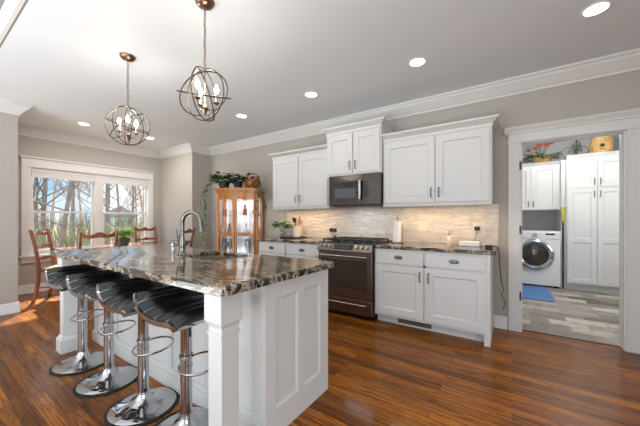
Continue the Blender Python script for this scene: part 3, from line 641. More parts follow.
b = MB(); b.tube([(RX0+.04, 3.035, .762), (RX1-.04, 3.035, .762)], .013, 12)
for x in (RX0+.06, RX1-.06): b.cyl((x, 3.035, .762), (x, 3.085, .762), .011, 10)
b.build('door_handle', 'ss', od)
b = MB(); b.box(RX0+.006, RX1-.006, 3.085, 3.13, .065, .243); dw_ = b.build('warming_drawer', 'bss', rg, bevel=.004)
b = MB(); b.tube([(RX0+.06+(RX1-RX0-.12)*i/10, 3.042-.006*math.sin(PI*i/10), .195+.0*i) for i in range(11)], .011, 10)
for x in (RX0+.08, RX1-.08): b.cyl((x, 3.042, .195), (x, 3.085, .195), .009, 10)
b.build('drawer_handle', 'ss', dw_)

# ------------------------------------------------------------------ upper cabinets
def crownbox(b, x0, x1, yf, z0, z1, p, left, right):
    xa = x0-(p if left else 0); xb = x1+(p if right else 0)
    b.hexa([(x0, yf, z0), (x1, yf, z0), (x1, YB, z0), (x0, YB, z0)], [(xa, yf-p, z1-.018), (xb, yf-p, z1-.018), (xb, YB, z1-.018), (xa, YB, z1-.018)])
    b.box(xa-.004 if left else xa, xb+.004 if right else xb, yf-p-.004, YB, z1-.018, z1)
def upper(x0, x1, yf, z0, z1, ztop, split, label, left, right, bh):
    t = thing('upper_cabinet', label, 'wall cabinet', ((x0+x1)/2, (yf+YB)/2, z0), 0, 'white wall cabinets above the counter')
    b = MB(); b.box(x0, x1, yf+.02, YB, z0, z1); b.box(x0, x1, yf, yf+.02, z0-.02, z1); b.build('carcass', 'cab', t)
    b = MB(); b.box(x0-(.008 if left else 0), x1+(.008 if right else 0), yf-.012, YB, z1-.03, z1); crownbox(b, x0, x1, yf, z1, ztop, .055, left, right); b.build('crown_moulding', 'cab', t)
    for i, (a, c) in enumerate(((x0+.018, split-.008), (split+.008, x1-.018))):
        b = MB(); b.M = frame((a, yf-.02, z0+.022), (1, 0, 0), (0, -1, 0)); shaker(b, c-a, z1-z0-.07, .02, .072); dd = b.build('cabinet_door', 'cab', t)
        b = MB(); b.M = frame((a, yf-.02, z0+.022), (1, 0, 0), (0, -1, 0)); pull(b, (c-a-.034) if i == 0 else .034, bh); b.build('handle', 'pewter', dd)
    return t
upper(-3.235, -2.152, 3.42, 1.388, 2.215, 2.268, -2.695, 'tall white two door wall cabinet left of the microwave', True, False, .11)
upper(-1.346, -.172, 3.42, 1.388, 2.205, 2.268, -.722, 'wide white two door wall cabinet right of the microwave', False, True, .11)
upper(-2.150, -1.348, 3.36, 1.805, 2.40, 2.462, -1.735, 'raised small white wall cabinet directly above the microwave', True, True, .10)
for i, (xa, xb, lb) in enumerate(((-3.15, -2.24, 'thin lit strip light under the left wall cabinet'), (-1.28, -.26, 'thin lit strip light under the right wall cabinet'))):
    t = thing('under_cabinet_light', lb, 'light', ((xa+xb)/2, 3.47, 1.376), 0, 'strip lights under the wall cabinets')
    b = MB(); b.box(xa, xb, 3.45, 3.49, 1.376, 1.388); b.build('housing', 'white', t)
    b = MB(); b.box(xa+.01, xb-.01, 3.456, 3.484, 1.3745, 1.376); b.build('diffuser', 'strip', t)
    light('strip_glow', 'AREA', ((xa+xb)/2, 3.47, 1.373), 2.7, (1, .66, .34), xb-xa-.04, .03, (0, 0, 0), t)
# microwave
mw = thing('microwave', 'dark stainless over-the-range microwave under the small wall cabinet', 'microwave', (RC, 3.55, 1.40))
mx0, mx1, mz0, mz1, my = -2.112, -1.352, 1.395, 1.803, 3.355
b = MB(); b.box(mx0, mx1, my+.03, YB-.01, mz0, mz1); b.build('case', 'bss2', mw)
b = MB(); b.box(mx0, -1.60, my, my+.03, mz0+.008, mz1); dm = b.build('door', 'mwss', mw, bevel=.003)
b = MB(); b.box(mx0+.05, -1.665, my-.002, my-.0002, mz0+.075, mz1-.085); b.build('window_frame', 'blackglass', dm)
b = MB(); b.box(mx0+.09, -1.70, my-.0035, my-.0022, mz0+.10, mz1-.175); b.build('window_screen', 'mwglass', dm)
b = MB(); b.box(-1.648, -1.615, my-.034, my-.022, mz0+.075, mz1-.085)
for z in (mz0+.11, mz1-.12): b.box(-1.64, -1.623, my-.022, my, z-.012, z+.012)
b.build('handle', 'ss', dm, bevel=.005)
b = MB(); b.box(-1.598, mx1, my, my+.03, mz0+.008, mz1); pn = b.build('control_panel', 'mwss', mw, bevel=.003)
b = MB(); b.box(-1.592, -1.447, my-.002, my-.0002, mz0+.10, mz1-.10); b.build('keypad', 'blackglass', pn)
b = MB()
for i in range(3):
    for j in range(5): b.box(-1.575+i*.043, -1.548+i*.043, my-.0028, my-.0021, mz0+.115+j*.026, mz0+.129+j*.026)
b.build('keys', 'darkpot', pn)
b = MB(); b.box(-1.575, -1.465, my-.003, my-.0021, mz1-.145, mz1-.12); b.build('display', 'display', pn)
b = MB(); b.box(mx0+.02, mx1-.02, my+.05, my+.3, mz0-.006, mz0); b.build('vent_filter', 'black', mw)

light('cooktop_lamp', 'AREA', (RC, 3.50, 1.385), 1.1, (.8, .91, 1), .4, .12, (0, 0, 0), mw)

# ------------------------------------------------------------------ things on the wall counters
def foliage(b, c, n_, rx, rz, L, w, rnd, droop=.0, leaf=None):
    for i in range(n_):
        a = rnd.uniform(0, 2*PI); e = rnd.uniform(-.2, 1); q = rnd.uniform(.2, 1)
        p = Vector(c)+Vector((math.cos(a)*rx*q, math.sin(a)*rx*q, rz*(e*.5+.4)*rnd.uniform(.4, 1)))
        b.leaf(p, (math.cos(a+rnd.uniform(-.6, .6)), math.sin(a+rnd.uniform(-.6, .6)), rnd.uniform(-.4, .7)-droop), L*rnd.uniform(.7, 1.2), w*rnd.uniform(.7, 1.2))
rnd = random.Random(3)
px_, py_ = -3.10, 3.50
pl = thing('potted_herb', 'small leafy green plant in a clear glass jar at the left end of the counter', 'plant', (px_, py_, ZT))
b = MB(); b.lathe([(.04, .0), (.045, .01), (.048, .09), (.042, .1), (.042, .11)], (px_, py_, ZT), 18); b.build('glass_jar', 'crystal', pl)
b = MB()
for k in range(6): a = k*1.05; b.tube([(px_+.02*math.cos(a), py_+.02*math.sin(a), ZT+.01), (px_+.03*math.cos(a), py_+.03*math.sin(a), ZT+.12), (px_+.09*math.cos(a), py_+.07*math.sin(a), ZT+.2)], .003, 5)
b.build('stems', 'stem', pl)
b = MB(); foliage(b, (px_, py_, ZT+.14), 80, .15, .17, .085, .06, rnd); b.build('leaves', 'leaf', pl)
ux, uy = -2.86, 3.58
tr_ = MB(); tr_.lathe([(.20, 0), (.21, .006), (.212, .014), (.2, .014), (.195, .008), (0, .008)], (-2.90, 3.53, ZT), 28)
tag(tr_.build('serving_tray', 'darkpot', org=(-2.90, 3.53, ZT)), 'low dark round tray under the utensil crock', 'tray')
ck = MB(); zc = ZT+.0085; ck.lathe([(.05, 0), (.062, .01), (.066, .09), (.064, .17), (.067, .18), (.06, .18), (.057, .1), (.054, .014), (0, .014)], (ux, uy, zc), 24)
tag(ck.build('utensil_crock', 'cream', org=(ux, uy, zc)), 'cream ceramic crock holding cooking utensils left of the range', 'crock')
ul = ['black cooking spoon leaning left in the cream crock', 'black spatula leaning in the cream crock', 'black slotted turner standing upright in the cream crock', 'wooden spoon standing in the cream crock', 'wooden spatula leaning right in the cream crock', 'wooden fork leaning far right in the cream crock']
for k in range(6):
    a = -.95+k*.38; dx = math.sin(a)*.095; dy = math.cos(k*2.1)*.03; h = (.27, .30, .29, .31, .28, .26)[k]
    b = MB(); p0 = Vector((ux-dx*.15, uy-dy*.3, zc+.016)); p1 = Vector((ux+dx, uy+dy, zc+h-.05)); b.tube([p0, p1], .005, 6)
    t = thing('cooking_utensil', ul[k], 'utensil', tuple(p0), 0, 'utensils in the crock'); b.build('shaft', 'black' if k < 3 else 'utensil', t)
    b = MB(); d_ = (p1-p0).normalized(); b.tube([p1-d_*.005, p1+d_*.02, p1+d_*.05, p1+d_*.07], [.007, .024, .026, .012], 10, ex=.35); b.build('head', 'black' if k < 3 else 'utensil', t)
for k, (x, y, lb) in enumerate(((-2.24, 3.62, 'left one of the two dark topped glass spice mills beside the range'), (-2.165, 3.60, 'right one of the two dark topped glass spice mills, nearest the range'))):
    t = thing('spice_mill', lb, 'spice mill', (x, y, ZT), 0, 'spice mills')
    b = MB(); b.lathe([(.028, 0), (.03, .01), (.026, .05), (.024, .11)], (x, y, ZT), 16); b.build('jar', 'crystal', t)
    b = MB(); b.lathe([(.02, .002), (.022, .06), (0, .062)], (x, y, ZT+.002), 12); b.build('peppercorns', 'copper' if k else 'cream', t)
    b = MB(); b.lathe([(.026, .11), (.03, .115), (.03, .15), (.022, .165), (.0, .168)], (x, y, ZT), 16); b.build('lid', 'darkpot', t)
# paper towel holder
x, y = -1.19, 3.50
t = thing('paper_towel_holder', 'paper towel roll on an upright dark holder right of the range', 'paper towel', (x, y, ZT))
b = MB(); b.lathe([(.075, 0), (.075, .008), (.06, .012), (.008, .014), (.006, .29), (.006, .31)], (x, y, ZT), 24); b.ball((x, y, ZT+.318), .013); b.build('stand', 'bronze', t)
b = MB(); b.lathe([(.02, .016), (.052, .016), (.052, .275), (.02, .275)], (x, y, ZT), 28, True); b.build('paper_roll', 'paper', t)
b = MB(); b.tube([(x+.062, y-.01, ZT+.01), (x+.064, y-.01, ZT+.12), (x+.064, y-.01, ZT+.235)], .006, 8); b.build('tension_arm', 'bronze', t)
# wall plates
for x, lb, plug in ((-.945, 'switch plate on the tiled backsplash right of the paper towel', False), (-.315, 'outlet plate with a black plug in the backsplash near its right end', True)):
    t = thing('outlet_plate', lb, 'outlet', (x, YK-.012, 1.12), 0, None)
    b = MB(); b.box(x-.058, x+.058, YK-.015, YK-.0095, 1.06, 1.18); b.build('plate', 'cream', t, bevel=.002)
    b = MB()
    for k in (-1, 1): b.box(x+k*.026-.016, x+k*.026+.016, YK-.018, YK-.0152, 1.085, 1.155)
    b.build('rocker', 'cream', t)
t = thing('power_adapter', 'black plug adapter in the outlet with a cord running down to the white box', 'adapter', (-.325, YK-.05, 1.1))
b = MB(); b.box(-.36, -.305, YK-.052, YK-.0185, 1.085, 1.13); b.build('plug', 'black', t, bevel=.004)
b = MB(); b.tube([(-.335, YK-.045, 1.088), (-.34, YK-.05, 1.04), (-.352, YK-.07, .99), (-.352, YK-.12, .968), (-.352, YK-.16, .962)], .0035, 6); b.build('cord', 'black', t)
b = MB(); b.box(-.49, -.285, 3.50, 3.63, ZT, ZT+.055); tag(b.build('white_box', 'white', org=(-.39, 3.56, ZT), bevel=.008), 'flat white router sized box at the right end of the counter', 'box')
t = thing('soap_bottle', 'cream soap pump bottle left of the white box on the counter', 'soap bottle', (-.60, 3.55, ZT))
b = MB(); b.lathe([(.034, 0), (.037, .008), (.037, .085), (.028, .1), (.012, .108), (.012, .118)], (-.60, 3.55, ZT), 20); b.build('bottle', 'cream', t)
b = MB(); b.lathe([(.014, .118), (.014, .13), (.004, .132), (.004, .155), (0, .155)], (-.60, 3.55, ZT), 12); b.tube([(-.605, 3.55, ZT+.155), (-.575, 3.55, ZT+.158), (-.56, 3.55, ZT+.15)], .005, 6); b.build('pump', 'bronze', t)
t = thing('charger_brick', 'black charger at the counter end, its cable hanging down the wall', 'charger', (-.2, 3.5, ZT))
b = MB(); b.box(-.235, -.165, 3.44, 3.49, ZT, ZT+.03); b.build('charger_body', 'black', t, bevel=.006)
b = MB(); b.tube([(-.17, 3.465, ZT+.018), (-.135, 3.47, ZT+.012), (-.112, 3.48, .9), (-.108, 3.5, .8), (-.1, 3.56, .62), (-.085, 3.64, .5), (-.07, 3.70, .44), (-.10, 3.735, .38), (-.06, 3.735, .30), (-.08, 3.735, .22)], .004, 6); b.build('cable', 'black', t)

# ------------------------------------------------------------------ curio cabinet
before_ = set(COL.objects)
CX, CW, CYF = -4.10, .74, 3.42
cu = thing('curio_cabinet', 'golden oak bow-fronted glass china cabinet against the kitchen wall', 'china cabinet', (CX, 3.55, 0))
def bow(u, d=0): return (CX+u*CW/2, CYF-d-.12*(1-u*u)+.0)
def plan(d, ov=0, k=20):
    pts = [(CX+(CW/2+ov)*(-1+2*i/k), CYF-d-ov*.3-.12*(1-(-1+2*i/k)**2)) for i in range(k+1)]
    return pts+[(CX+CW/2+ov, YB-.03), (CX-CW/2-ov, YB-.03)]
b = MB(); b.prism(plan(0), 1.62, 1.665); b.prism(plan(.01, .012), 1.665, 1.70); b.prism(plan(.03, .03), 1.70, 1.725); b.prism(plan(.022, .02), 1.725, 1.745); b.build('cornice', 'oak', cu)
b = MB(); b.prism(plan(0), .10, .16); b.prism(plan(.012, .014), 0, .10); b.build('plinth', 'oak', cu)
b = MB(); b.box(CX-CW/2, CX+CW/2, YB-.05, YB-.03, .16, 1.62); b.build('back_panel', 'oak', cu)
b = MB(); b.box(CX-CW/2+.04, CX+CW/2-.04, YB-.054, YB-.0505, .2, 1.6); b.build('mirror_back', 'mirror', cu)
light('cabinet_lamp', 'AREA', (CX, 3.5, 1.6), 2.2, (1, .95, .88), .5, .12, (0, 0, 0), cu)
for s in (-1, 1):
    b = MB(); b.box(CX+s*(CW/2-.02)-.02, CX+s*(CW/2-.02)+.02, CYF+.0, CYF+.045, .16, 1.62); b.box(CX+s*(CW/2-.02)-.02, CX+s*(CW/2-.02)+.02, YB-.09, YB-.05, .16, 1.62); b.build('side_post', 'oak', cu)
    b = MB(); b.box(CX+s*(CW/2-.01)-.002, CX+s*(CW/2-.01)+.002, CYF+.045, YB-.09, .16, 1.62); b.build('side_glass', 'glass', cu)
for z in (.56, .955, 1.28):
    b = MB(); b.prism([(x, y+.05) for x, y in plan(0)[:21]]+[(CX+CW/2-.045, YB-.056), (CX-CW/2+.045, YB-.056)], z-.004, z+.004); b.build('shelf', 'glass', cu)
for s in (-1, 1):
    us = [s*.012+s*(.90-.012)*i/10 for i in range(11)]
    b = MB()
    def seg(u0, u1, z0, z1, th=.024):
        k = 6; P = [bow(u0+(u1-u0)*i/k) for i in range(k+1)]
        b.prism(P+[(x, y+th) for x, y in reversed(P)], z0, z1)
    a0, a1 = us[0], us[-1]; q = s*.085
    seg(a0, a0+q, .165, 1.615, .03); seg(a1-q*.8, a1, .165, 1.615); seg(a0+q, a1-q*.8, .165, .23); seg(a0+q, a1-q*.8, 1.55, 1.615); seg(a0+q, a1-q*.8, .925, .975)
    dd = b.build('door', 'oak', cu)
    b = MB(); P = [bow(a0+q*.5+(a1-q*.9-a0)*i/10) for i in range(11)]; b.prism([(x, y+.011) for x, y in P]+[(x, y+.014) for x, y in reversed(P)], .2, 1.58); b.build('glass', 'glass', dd)
b = MB(); k0 = bow(0); b.tube([(k0[0], k0[1]-.012, .86), (k0[0], k0[1]-.02, .92), (k0[0], k0[1]-.012, .985)], [.006, .014, .006], 8); b.build('carved_ornament', 'bronze', cu)
ci = [(-4.40, .96, 'porcelain', 0, 'white porcelain cup on the left of the middle curio shelf'), (-4.27, .96, 'china', 1, 'brown figurine on the left half of the middle curio shelf'), (-3.97, .96, 'porcelain', 1, 'white figurine on the right half of the middle curio shelf'), (-3.87, .96, 'porcelain', 0, 'white porcelain cup at the right end of the middle curio shelf'),
      (-4.36, 1.285, 'china', 1, 'brown figurine on the left of the upper curio shelf'), (-4.24, 1.285, 'porcelain', 0, 'white bowl on the left half of the upper curio shelf'), (-3.99, 1.285, 'china', 1, 'red brown figurine on the right half of the upper curio shelf'), (-3.87, 1.285, 'porcelain', 0, 'white bowl at the right end of the upper curio shelf'),
      (-4.35, .565, 'crystal', 2, 'tall clear glass vase on the left of the lower curio shelf'), (-4.24, .565, 'crystal', 2, 'clear glass vase beside the tall one on the lower curio shelf'), (-3.94, .565, 'crystal', 2, 'clear glass vase on the right of the lower curio shelf')]
for x, z, m, kind, lb in ci:
    b = MB(); y = 3.5
    if kind == 0: b.lathe([(.025, 0), (.03, .008), (.05, .05), (.055, .085), (.05, .085), (.04, .04), (0, .012)], (x, y, z), 16); nm = 'porcelain_cup'
    elif kind == 1: b.lathe([(.035, 0), (.04, .02), (.03, .06), (.036, .09), (.022, .12), (.014, .13), (.024, .15), (.02, .175), (0, .185)], (x, y, z), 14); b.ball((x+.03, y-.005, z+.09), .016, .014, .03, 8, 6); nm = 'figurine'
    else: b.lathe([(.04, 0), (.045, .01), (.03, .06), (.055, .15), (.06, .22), (.04, .27), (.05, .3), (.046, .3), (.036, .27), (.055, .2), (0, .02)], (x, y, z), 16); nm = 'glass_vase'
    tag(b.build(nm, m, org=(x, y, z)), lb, {'porcelain_cup': 'cup', 'figurine': 'figurine', 'glass_vase': 'vase'}[nm], 'pieces in the curio cabinet')
# plants on the curio
zt = 1.745
def vine(b, lf, pts, rnd, n_=16, L=.075, w=.06):
    pts = [Vector(p) for p in pts]; b.tube(pts, .003, 5)
    for i in range(n_):
        t_ = i/(n_-1)*(len(pts)-1); k = min(len(pts)-2, int(t_)); p = pts[k].lerp(pts[k+1], t_-k); a = rnd.uniform(PI, 2*PI)
        lf.leaf(p, (math.cos(a), math.sin(a)*.7, rnd.uniform(-.9, .2)), L*rnd.uniform(.7, 1.15), w*rnd.uniform(.7, 1.15))
rnd = random.Random(11)
t = thing('trailing_pothos', 'trailing green pothos on the left of the oak cabinet, vines hanging down its left side', 'plant', (-4.359, 3.48, zt))
b = MB(); b.lathe([(.07, 0), (.095, .1), (.1, .12), (.09, .12), (.085, .1), (0, .09)], (-4.359, 3.48, zt), 20); b.build('pot', 'darkpot', t)
v = MB(); lf = MB(); foliage(lf, (-4.359, 3.46, zt+.1), 120, .2, .2, .1, .075, rnd)
v.tube([(-4.359, 3.48, zt+.09), (-4.359, 3.48, zt+.2)], .004, 5)
vine(v, lf, [(-4.359, 3.42, zt+.12), (-4.561, 3.34, zt+.08), (-4.658, 3.36, zt-.08), (-4.676, 3.40, zt-.35), (-4.667, 3.42, zt-.62)], rnd, 26)
v.build('stems', 'stem', t); lf.build('leaves', 'leaf', t)
lf = MB(); v = MB(); vine(v, lf, [(-4.429, 3.42, zt+.12), (-4.605, 3.30, zt+.05), (-4.720, 3.34, zt-.2), (-4.728, 3.38, zt-.6), (-4.676, 3.38, zt-1.0)], rnd, 22, .08, .05); v.build('long_vine_stem', 'stem', t); o = lf.build('long_vine_leaves', 'leaf2', t)
t = thing('ivy_plant', 'dark leafed plant in a pot in the middle of the oak cabinet top', 'plant', (-4.095, 3.46, zt))
b = MB(); b.lathe([(.06, 0), (.08, .1), (.085, .11), (.075, .11), (0, .09)], (-4.095, 3.46, zt), 20); b.build('pot', 'darkpot', t)
lf = MB(); foliage(lf, (-4.095, 3.44, zt+.08), 110, .17, .2, .09, .065, rnd); lf.build('leaves', 'darkleaf', t)
t = thing('twig_basket', 'rounded brown twig basket on the right of the oak cabinet top with a trailing vine', 'basket', (-3.840, 3.47, zt))
b = MB(); b.lathe([(.09, 0), (.13, .04), (.145, .1), (.125, .16), (.115, .16), (.13, .1), (0, .03)], (-3.840, 3.47, zt), 22)
b.tube([(-3.84+.12*math.cos(PI*i/10), 3.47, zt+.15+.11*math.sin(PI*i/10)) for i in range(11)], .01, 7); b.build('basket_body', 'copper', t)
lf = MB(); foliage(lf, (-3.840, 3.45, zt+.12), 34, .13, .12, .08, .05, rnd); lf.build('dried_leaves', 'brownleaf', t)
v = MB(); lf = MB(); vine(v, lf, [(-3.813, 3.40, zt+.12), (-3.725, 3.28, zt+.08), (-3.681, 3.25, zt-.1), (-3.672, 3.27, zt-.3), (-3.690, 3.27, zt-.5)], rnd, 18)
vine(v, lf, [(-3.813, 3.4, zt+.1), (-3.655, 3.36, zt+.02), (-3.611, 3.38, zt-.2), (-3.602, 3.4, zt-.3)], rnd, 12); v.build('stems', 'stem', t); lf.build('vine_leaves', 'leaf', t)

# the cabinet stands turned a little towards the kitchen, with everything in and on it
piv = Vector((CX, 3.55, 0)); ang = math.radians(28); rot = Matrix.Rotation(ang, 3, 'Z')
for o in list(COL.objects):
    if o not in before_ and o.parent is None: o.location = piv+Vector((.085, -.15, 0))+rot @ (o.location-piv); o.rotation_euler.z += ang
# ------------------------------------------------------------------ pendants and ceiling lights
def make_pendant():
    t = thing('orb_pendant', '', 'pendant light', (0, 0, 0), 0, 'orb pendants over the island')
    b = MB(); b.lathe([(0, 2.678), (.02, 2.68), (.05, 2.69), (.062, 2.705), (.065, ZC-.0005)], k=28); b.build('canopy', 'bronze', t)
    zc_ = 2.075; R = .172
    b = MB(); z = 2.682; i = 0; top = zc_+R+.01
    nl = int((z-top)/.021); st_ = (z-top)/nl
    for i in range(nl):
        c = Vector((.0015*math.sin(i), 0, z-st_*(i+.5))); a = Vector((1, 0, 0)) if i % 2 else Vector((0, 1, 0))
        b.tube([c+a*.0075*math.cos(2*PI*q/10)+Vector((0, 0, .0145*math.sin(2*PI*q/10))) for q in range(10)], .0024, 5, True)
    b.build('chain', 'bronze', t)
    for nr in ((1, .15, 0), (.2, 1, .05), (.25, -.35, 1), (-.7, .1, .8), (.75, .6, .35)):
        b = MB(); b.ring((0, 0, zc_), nr, R, .0042, 48, 6); b.build('cage_ring', 'iron', t)
    b = MB(); b.lathe([(.0, zc_+R+.012), (.01, zc_+R+.008), (.007, zc_+R-.01), (.0045, zc_+R-.02), (.0045, zc_-.06), (.012, zc_-.07), (.022, zc_-.085), (.026, zc_-.1), (.012, zc_-.12), (.006, zc_-.14), (0, zc_-.146)], k=14)
    for k in range(3):
        a = k*2*PI/3+.5; c, s_ = math.cos(a), math.sin(a)
        b.tube([(0, 0, zc_-.09), (.03*c, .03*s_, zc_-.105), (.06*c, .06*s_, zc_-.095), (.075*c, .075*s_, zc_-.06)], .0045, 6)
        b.lathe([(.004, -.062), (.02, -.054), (.021, -.05), (.004, -.048)], (.075*c, .075*s_, zc_), 12)
    ar = b.build('arm_cluster', 'bronze', t)
    for k in range(3):
        a = k*2*PI/3+.5; c, s_ = .075*math.cos(a), .075*math.sin(a)
        b = MB(); b.cyl((c, s_, zc_-.05), (c, s_, zc_+.01), .0095, 10); cs = b.build('candle_sleeve', 'candle', t)
        b = MB(); b.lathe([(.007, .01), (.014, .03), (.0155, .04), (.011, .058), (.003, .075), (0, .077)], (c, s_, zc_), 12); b.build('bulb', 'bulb', cs)
        light('bulb_light', 'POINT', (c, s_, zc_+.095), 1.6, (1, .93, .82), .012, parent=t)
    return t
p0 = make_pendant(); p0.location = (-1.757, 1.182, 0); p0.rotation_euler = (0, 0, .35); p0['label'] = 'nearer orb cage pendant hanging over the sink end of the island'
dup(p0, (-2.938, 1.183, 0), 1.2, 'farther orb cage pendant hanging over the dining nook end of the island')
def make_can(power):
    t = thing('recessed_light', '', 'ceiling light', (0, 0, ZC), 0, 'recessed ceiling lights')
    b = MB(); b.lathe([(.068, -.004), (.085, -.006), (.09, -.003), (.09, -.0003), (.068, -.0003)], (0, 0, ZC), 32, True); b.build('trim_ring', 'white', t)
    b = MB(); b.lathe([(0, -.0035), (.068, -.0035), (.068, -.0006), (0, -.0006)], (0, 0, ZC), 32); b.build('lens', 'lens', t)
    light('lamp', 'AREA', (0, 0, ZC-.007), power, (1, .96, .9), .12, parent=t)
    return t
c0 = make_can(1.0); c1 = make_can(9.0)
cans = [(.498, 2.79, 'recessed ceiling light nearest the laundry doorway'), (-.751, 2.78, 'recessed ceiling light in front of the wide right wall cabinet'), (-2.01, 2.79, 'recessed ceiling light in front of the microwave'), (-3.268, 2.80, 'recessed ceiling light above the near side of the oak china cabinet'), (-5.62, 1.64, 'recessed ceiling light over the left half of the dining nook'), (-5.58, 2.61, 'recessed ceiling light over the right half of the dining nook, behind the far pendant')]
for i, (x, y, lb) in enumerate(cans):
    o = c0 if i == 0 else c1 if i == 4 else dup(c1 if i > 4 else c0, (x, y, ZC)); o.location = (x, y, ZC); o['label'] = lb

# ------------------------------------------------------------------ dining nook
tb = thing('dining_table', 'reddish wooden dining table in the nook behind the island', 'table', (-5.45, 2.18, 0))
b = MB(); b.prism([(x, y) for x, y in arc(-5.86, 1.46, .12, PI, 1.5*PI)+arc(-5.04, 1.46, .12, 1.5*PI, 2*PI)+arc(-5.04, 2.90, .12, 0, PI/2)+arc(-5.86, 2.90, .12, PI/2, PI)], .73, .76); b.build('table_top', 'cherry_top', tb, bevel=.006)
b = MB(); b.box(-5.85, -5.05, 1.47, 2.89, .65, .73); b.build('apron', 'cherry', tb)
for x in (-5.81, -5.09):
    for y in (1.51, 2.85):
        b = MB(); b.lathe([(.022, 0), (.03, .1), (.036, .4), (.028, .5), (.042, .55), (.042, .655)], (x, y, 0), 14); b.build('leg', 'cherry', tb)
def make_chair():
    t = thing('dining_chair', '', 'chair', (0, 0, 0), 0, 'ladder back dining chairs')
    prof = [(-.27, 0), (-.235, .12), (-.212, .28), (-.205, .46), (-.215, .62), (-.245, .82), (-.285, 1.0), (-.30, 1.055)]
    def py(z):
        for (a, z0), (c, z1) in zip(prof[:-1], prof[1:]):
            if z <= z1: return a+(c-a)*(z-z0)/(z1-z0)
        return prof[-1][0]
    for s in (-1, 1):
        b = MB(); b.tube([(s*(.195+.012*max(0, z-.46)), y, z) for y, z in prof], [.022, .023, .026, .027, .025, .023, .021, .018], 8); b.build('back_post', 'cherry', t)
        b = MB(); b.tube([(s*.2, .2, 0), (s*.2, .2, .2), (s*.2, .2, .43)], [.017, .021, .025], 8); b.build('front_leg', 'cherry', t)
    b = MB(); b.prism([(-.19, -.21), (.19, -.21), (.235, .235), (-.235, .235)], .425, .455); b.build('seat_frame', 'cherry', t, bevel=.005)
    b = MB(); b.prism([(-.17, -.17), (.17, -.17), (.215, .215), (-.215, .215)], .4552, .478); b.build('seat', 'cane', t, bevel=.01)
    for k, (z, h) in enumerate(((.995, .036), (.80, .03), (.62, .028))):
        b = MB(); n_ = 16
        def hh(u): return h*(.62+.38*math.cos(PI*(2*u-1))**2*(1 if abs(2*u-1) < .5 else .55))
        tp = lambda u, v: (-.197+.394*u, py(z)-.012-.028*math.sin(PI*u), z-hh(u)+2*hh(u)*v+.012*math.cos(4*PI*(u-.5))*(k == 0))
        bt = lambda u, v: (-.197+.394*u, py(z)+.010-.028*math.sin(PI*u), z-hh(u)+2*hh(u)*v+.012*math.cos(4*PI*(u-.5))*(k == 0))
        b.shell(tp, bt, n_, 3); b.build('back_rail', 'cherry', t)
    b = MB()
    for s in (-1, 1): b.cyl((s*.2, -.24, .2), (s*.2, .2, .2), .011, 8)
    b.cyl((-.2, .05, .2), (.2, .05, .2), .011, 8); b.build('stretcher', 'cherry', t)
    return t
ch = make_chair()
chs = [(-5.83, 1.44, math.radians(-38), 'wooden ladder back chair by the left window edge, standing clear of the island'), (-4.84, 1.49, PI/2, 'wooden chair between island and table whose wide back rail shows beside the potted succulent'),
       (-6.06, 2.88, -PI/2, 'wooden chair with its back to the right end of the window'), (-5.08, 2.77, PI/2+.5, 'wooden chair half hidden behind the gooseneck faucet')]
for i, (x, y, rz, lb) in enumerate(chs):
    o = ch if i == 0 else dup(ch, (x, y, 0), rz); o.location = (x, y, 0); o.rotation_euler = (0, 0, rz); o['label'] = lb
sp = thing('potted_succulent', 'small bright green plant in a square grey pot on the dining table', 'plant', (-5.55, 2.16, .76))
b = MB(); b.hexa([(-5.61, 2.10, .76), (-5.49, 2.10, .76), (-5.49, 2.22, .76), (-5.61, 2.22, .76)], [(-5.63, 2.08, .89), (-5.47, 2.08, .89), (-5.47, 2.24, .89), (-5.63, 2.24, .89)]); b.build('pot', 'greypot', sp)
b = MB(); b.box(-5.61, -5.49, 2.10, 2.22, .89, .895); b.build('soil', 'soil', sp)
b = MB(); foliage(b, (-5.55, 2.16, .90), 150, .13, .19, .085, .05, random.Random(4)); b.build('leaves', 'leaf2', sp)

# ------------------------------------------------------------------ laundry room
light('laundry_point_fill', 'POINT', (.8, 5.3, ZC-.25), 44, (1, .97, .93), .16)  # unseen point fill added to brighten the laundry back wall
light('laundry_side_fill', 'AREA', (2.15, 5.1, 1.5), 9, (.95, .98, 1), 1.2, 1.1, (PI/2, 0, PI/2))  # added fill from the right; that wall has no window
YP = 6.42
ws = thing('washing_machine', 'white front-loading washing machine seen through the doorway', 'washing machine', (.36, 6.75, 0))
wx0, wx1 = .02, .70
b = MB(); b.box(wx0, wx1, YP, 7.08, .03, 1.0); b.build('body', 'washer', ws, bevel=.015, seg=3)
b = MB()
for x in (wx0+.05, wx1-.05):
    for y in (YP+.06, 7.0): b.cyl((x, y, 0), (x, y, .032), .02, 10)
b.build('feet', 'black', ws)
b = MB(); b.box(wx0+.01, wx1-.01, YP-.012, YP+.002, .86, .985); cpn = b.build('control_panel', 'washer', ws, bevel=.006)
b = MB(); b.cyl((wx0+.32, YP-.012, .925), (wx0+.32, YP-.04, .925), .038, 22); b.build('dial', 'nickel', cpn)
b = MB(); b.box(wx0+.47, wx0+.60, YP-.0135, YP-.0122, .93, .962); b.build('display', 'blackglass', cpn)
cx_, cz_ = (wx0+wx1)/2-.02, .575
def disc(b, prof, k=40, loop=False):
    b.M = Matrix.Translation((cx_, YP, cz_)) @ Matrix.Rotation(PI/2, 4, 'X'); b.lathe(prof, k=k, loop=loop); return b
b = disc(MB(), [(.20, 0), (.27, 0), (.278, .02), (.268, .045), (.24, .06), (.2, .04), (.195, .02)], 40, True); dr_ = b.build('door_ring', 'chrome', ws)
b = disc(MB(), [(0, .01), (.12, .012), (.196, .022), (.2, .03), (.15, .048), (0, .055)]); b.build('door_glass', 'ovenglass', dr_)
b = MB(); b.tube([(cx_+.215, YP-.05, cz_-.06), (cx_+.228, YP-.062, cz_), (cx_+.215, YP-.05, cz_+.06)], .012, 8); b.build('door_handle', 'ss', dr_)
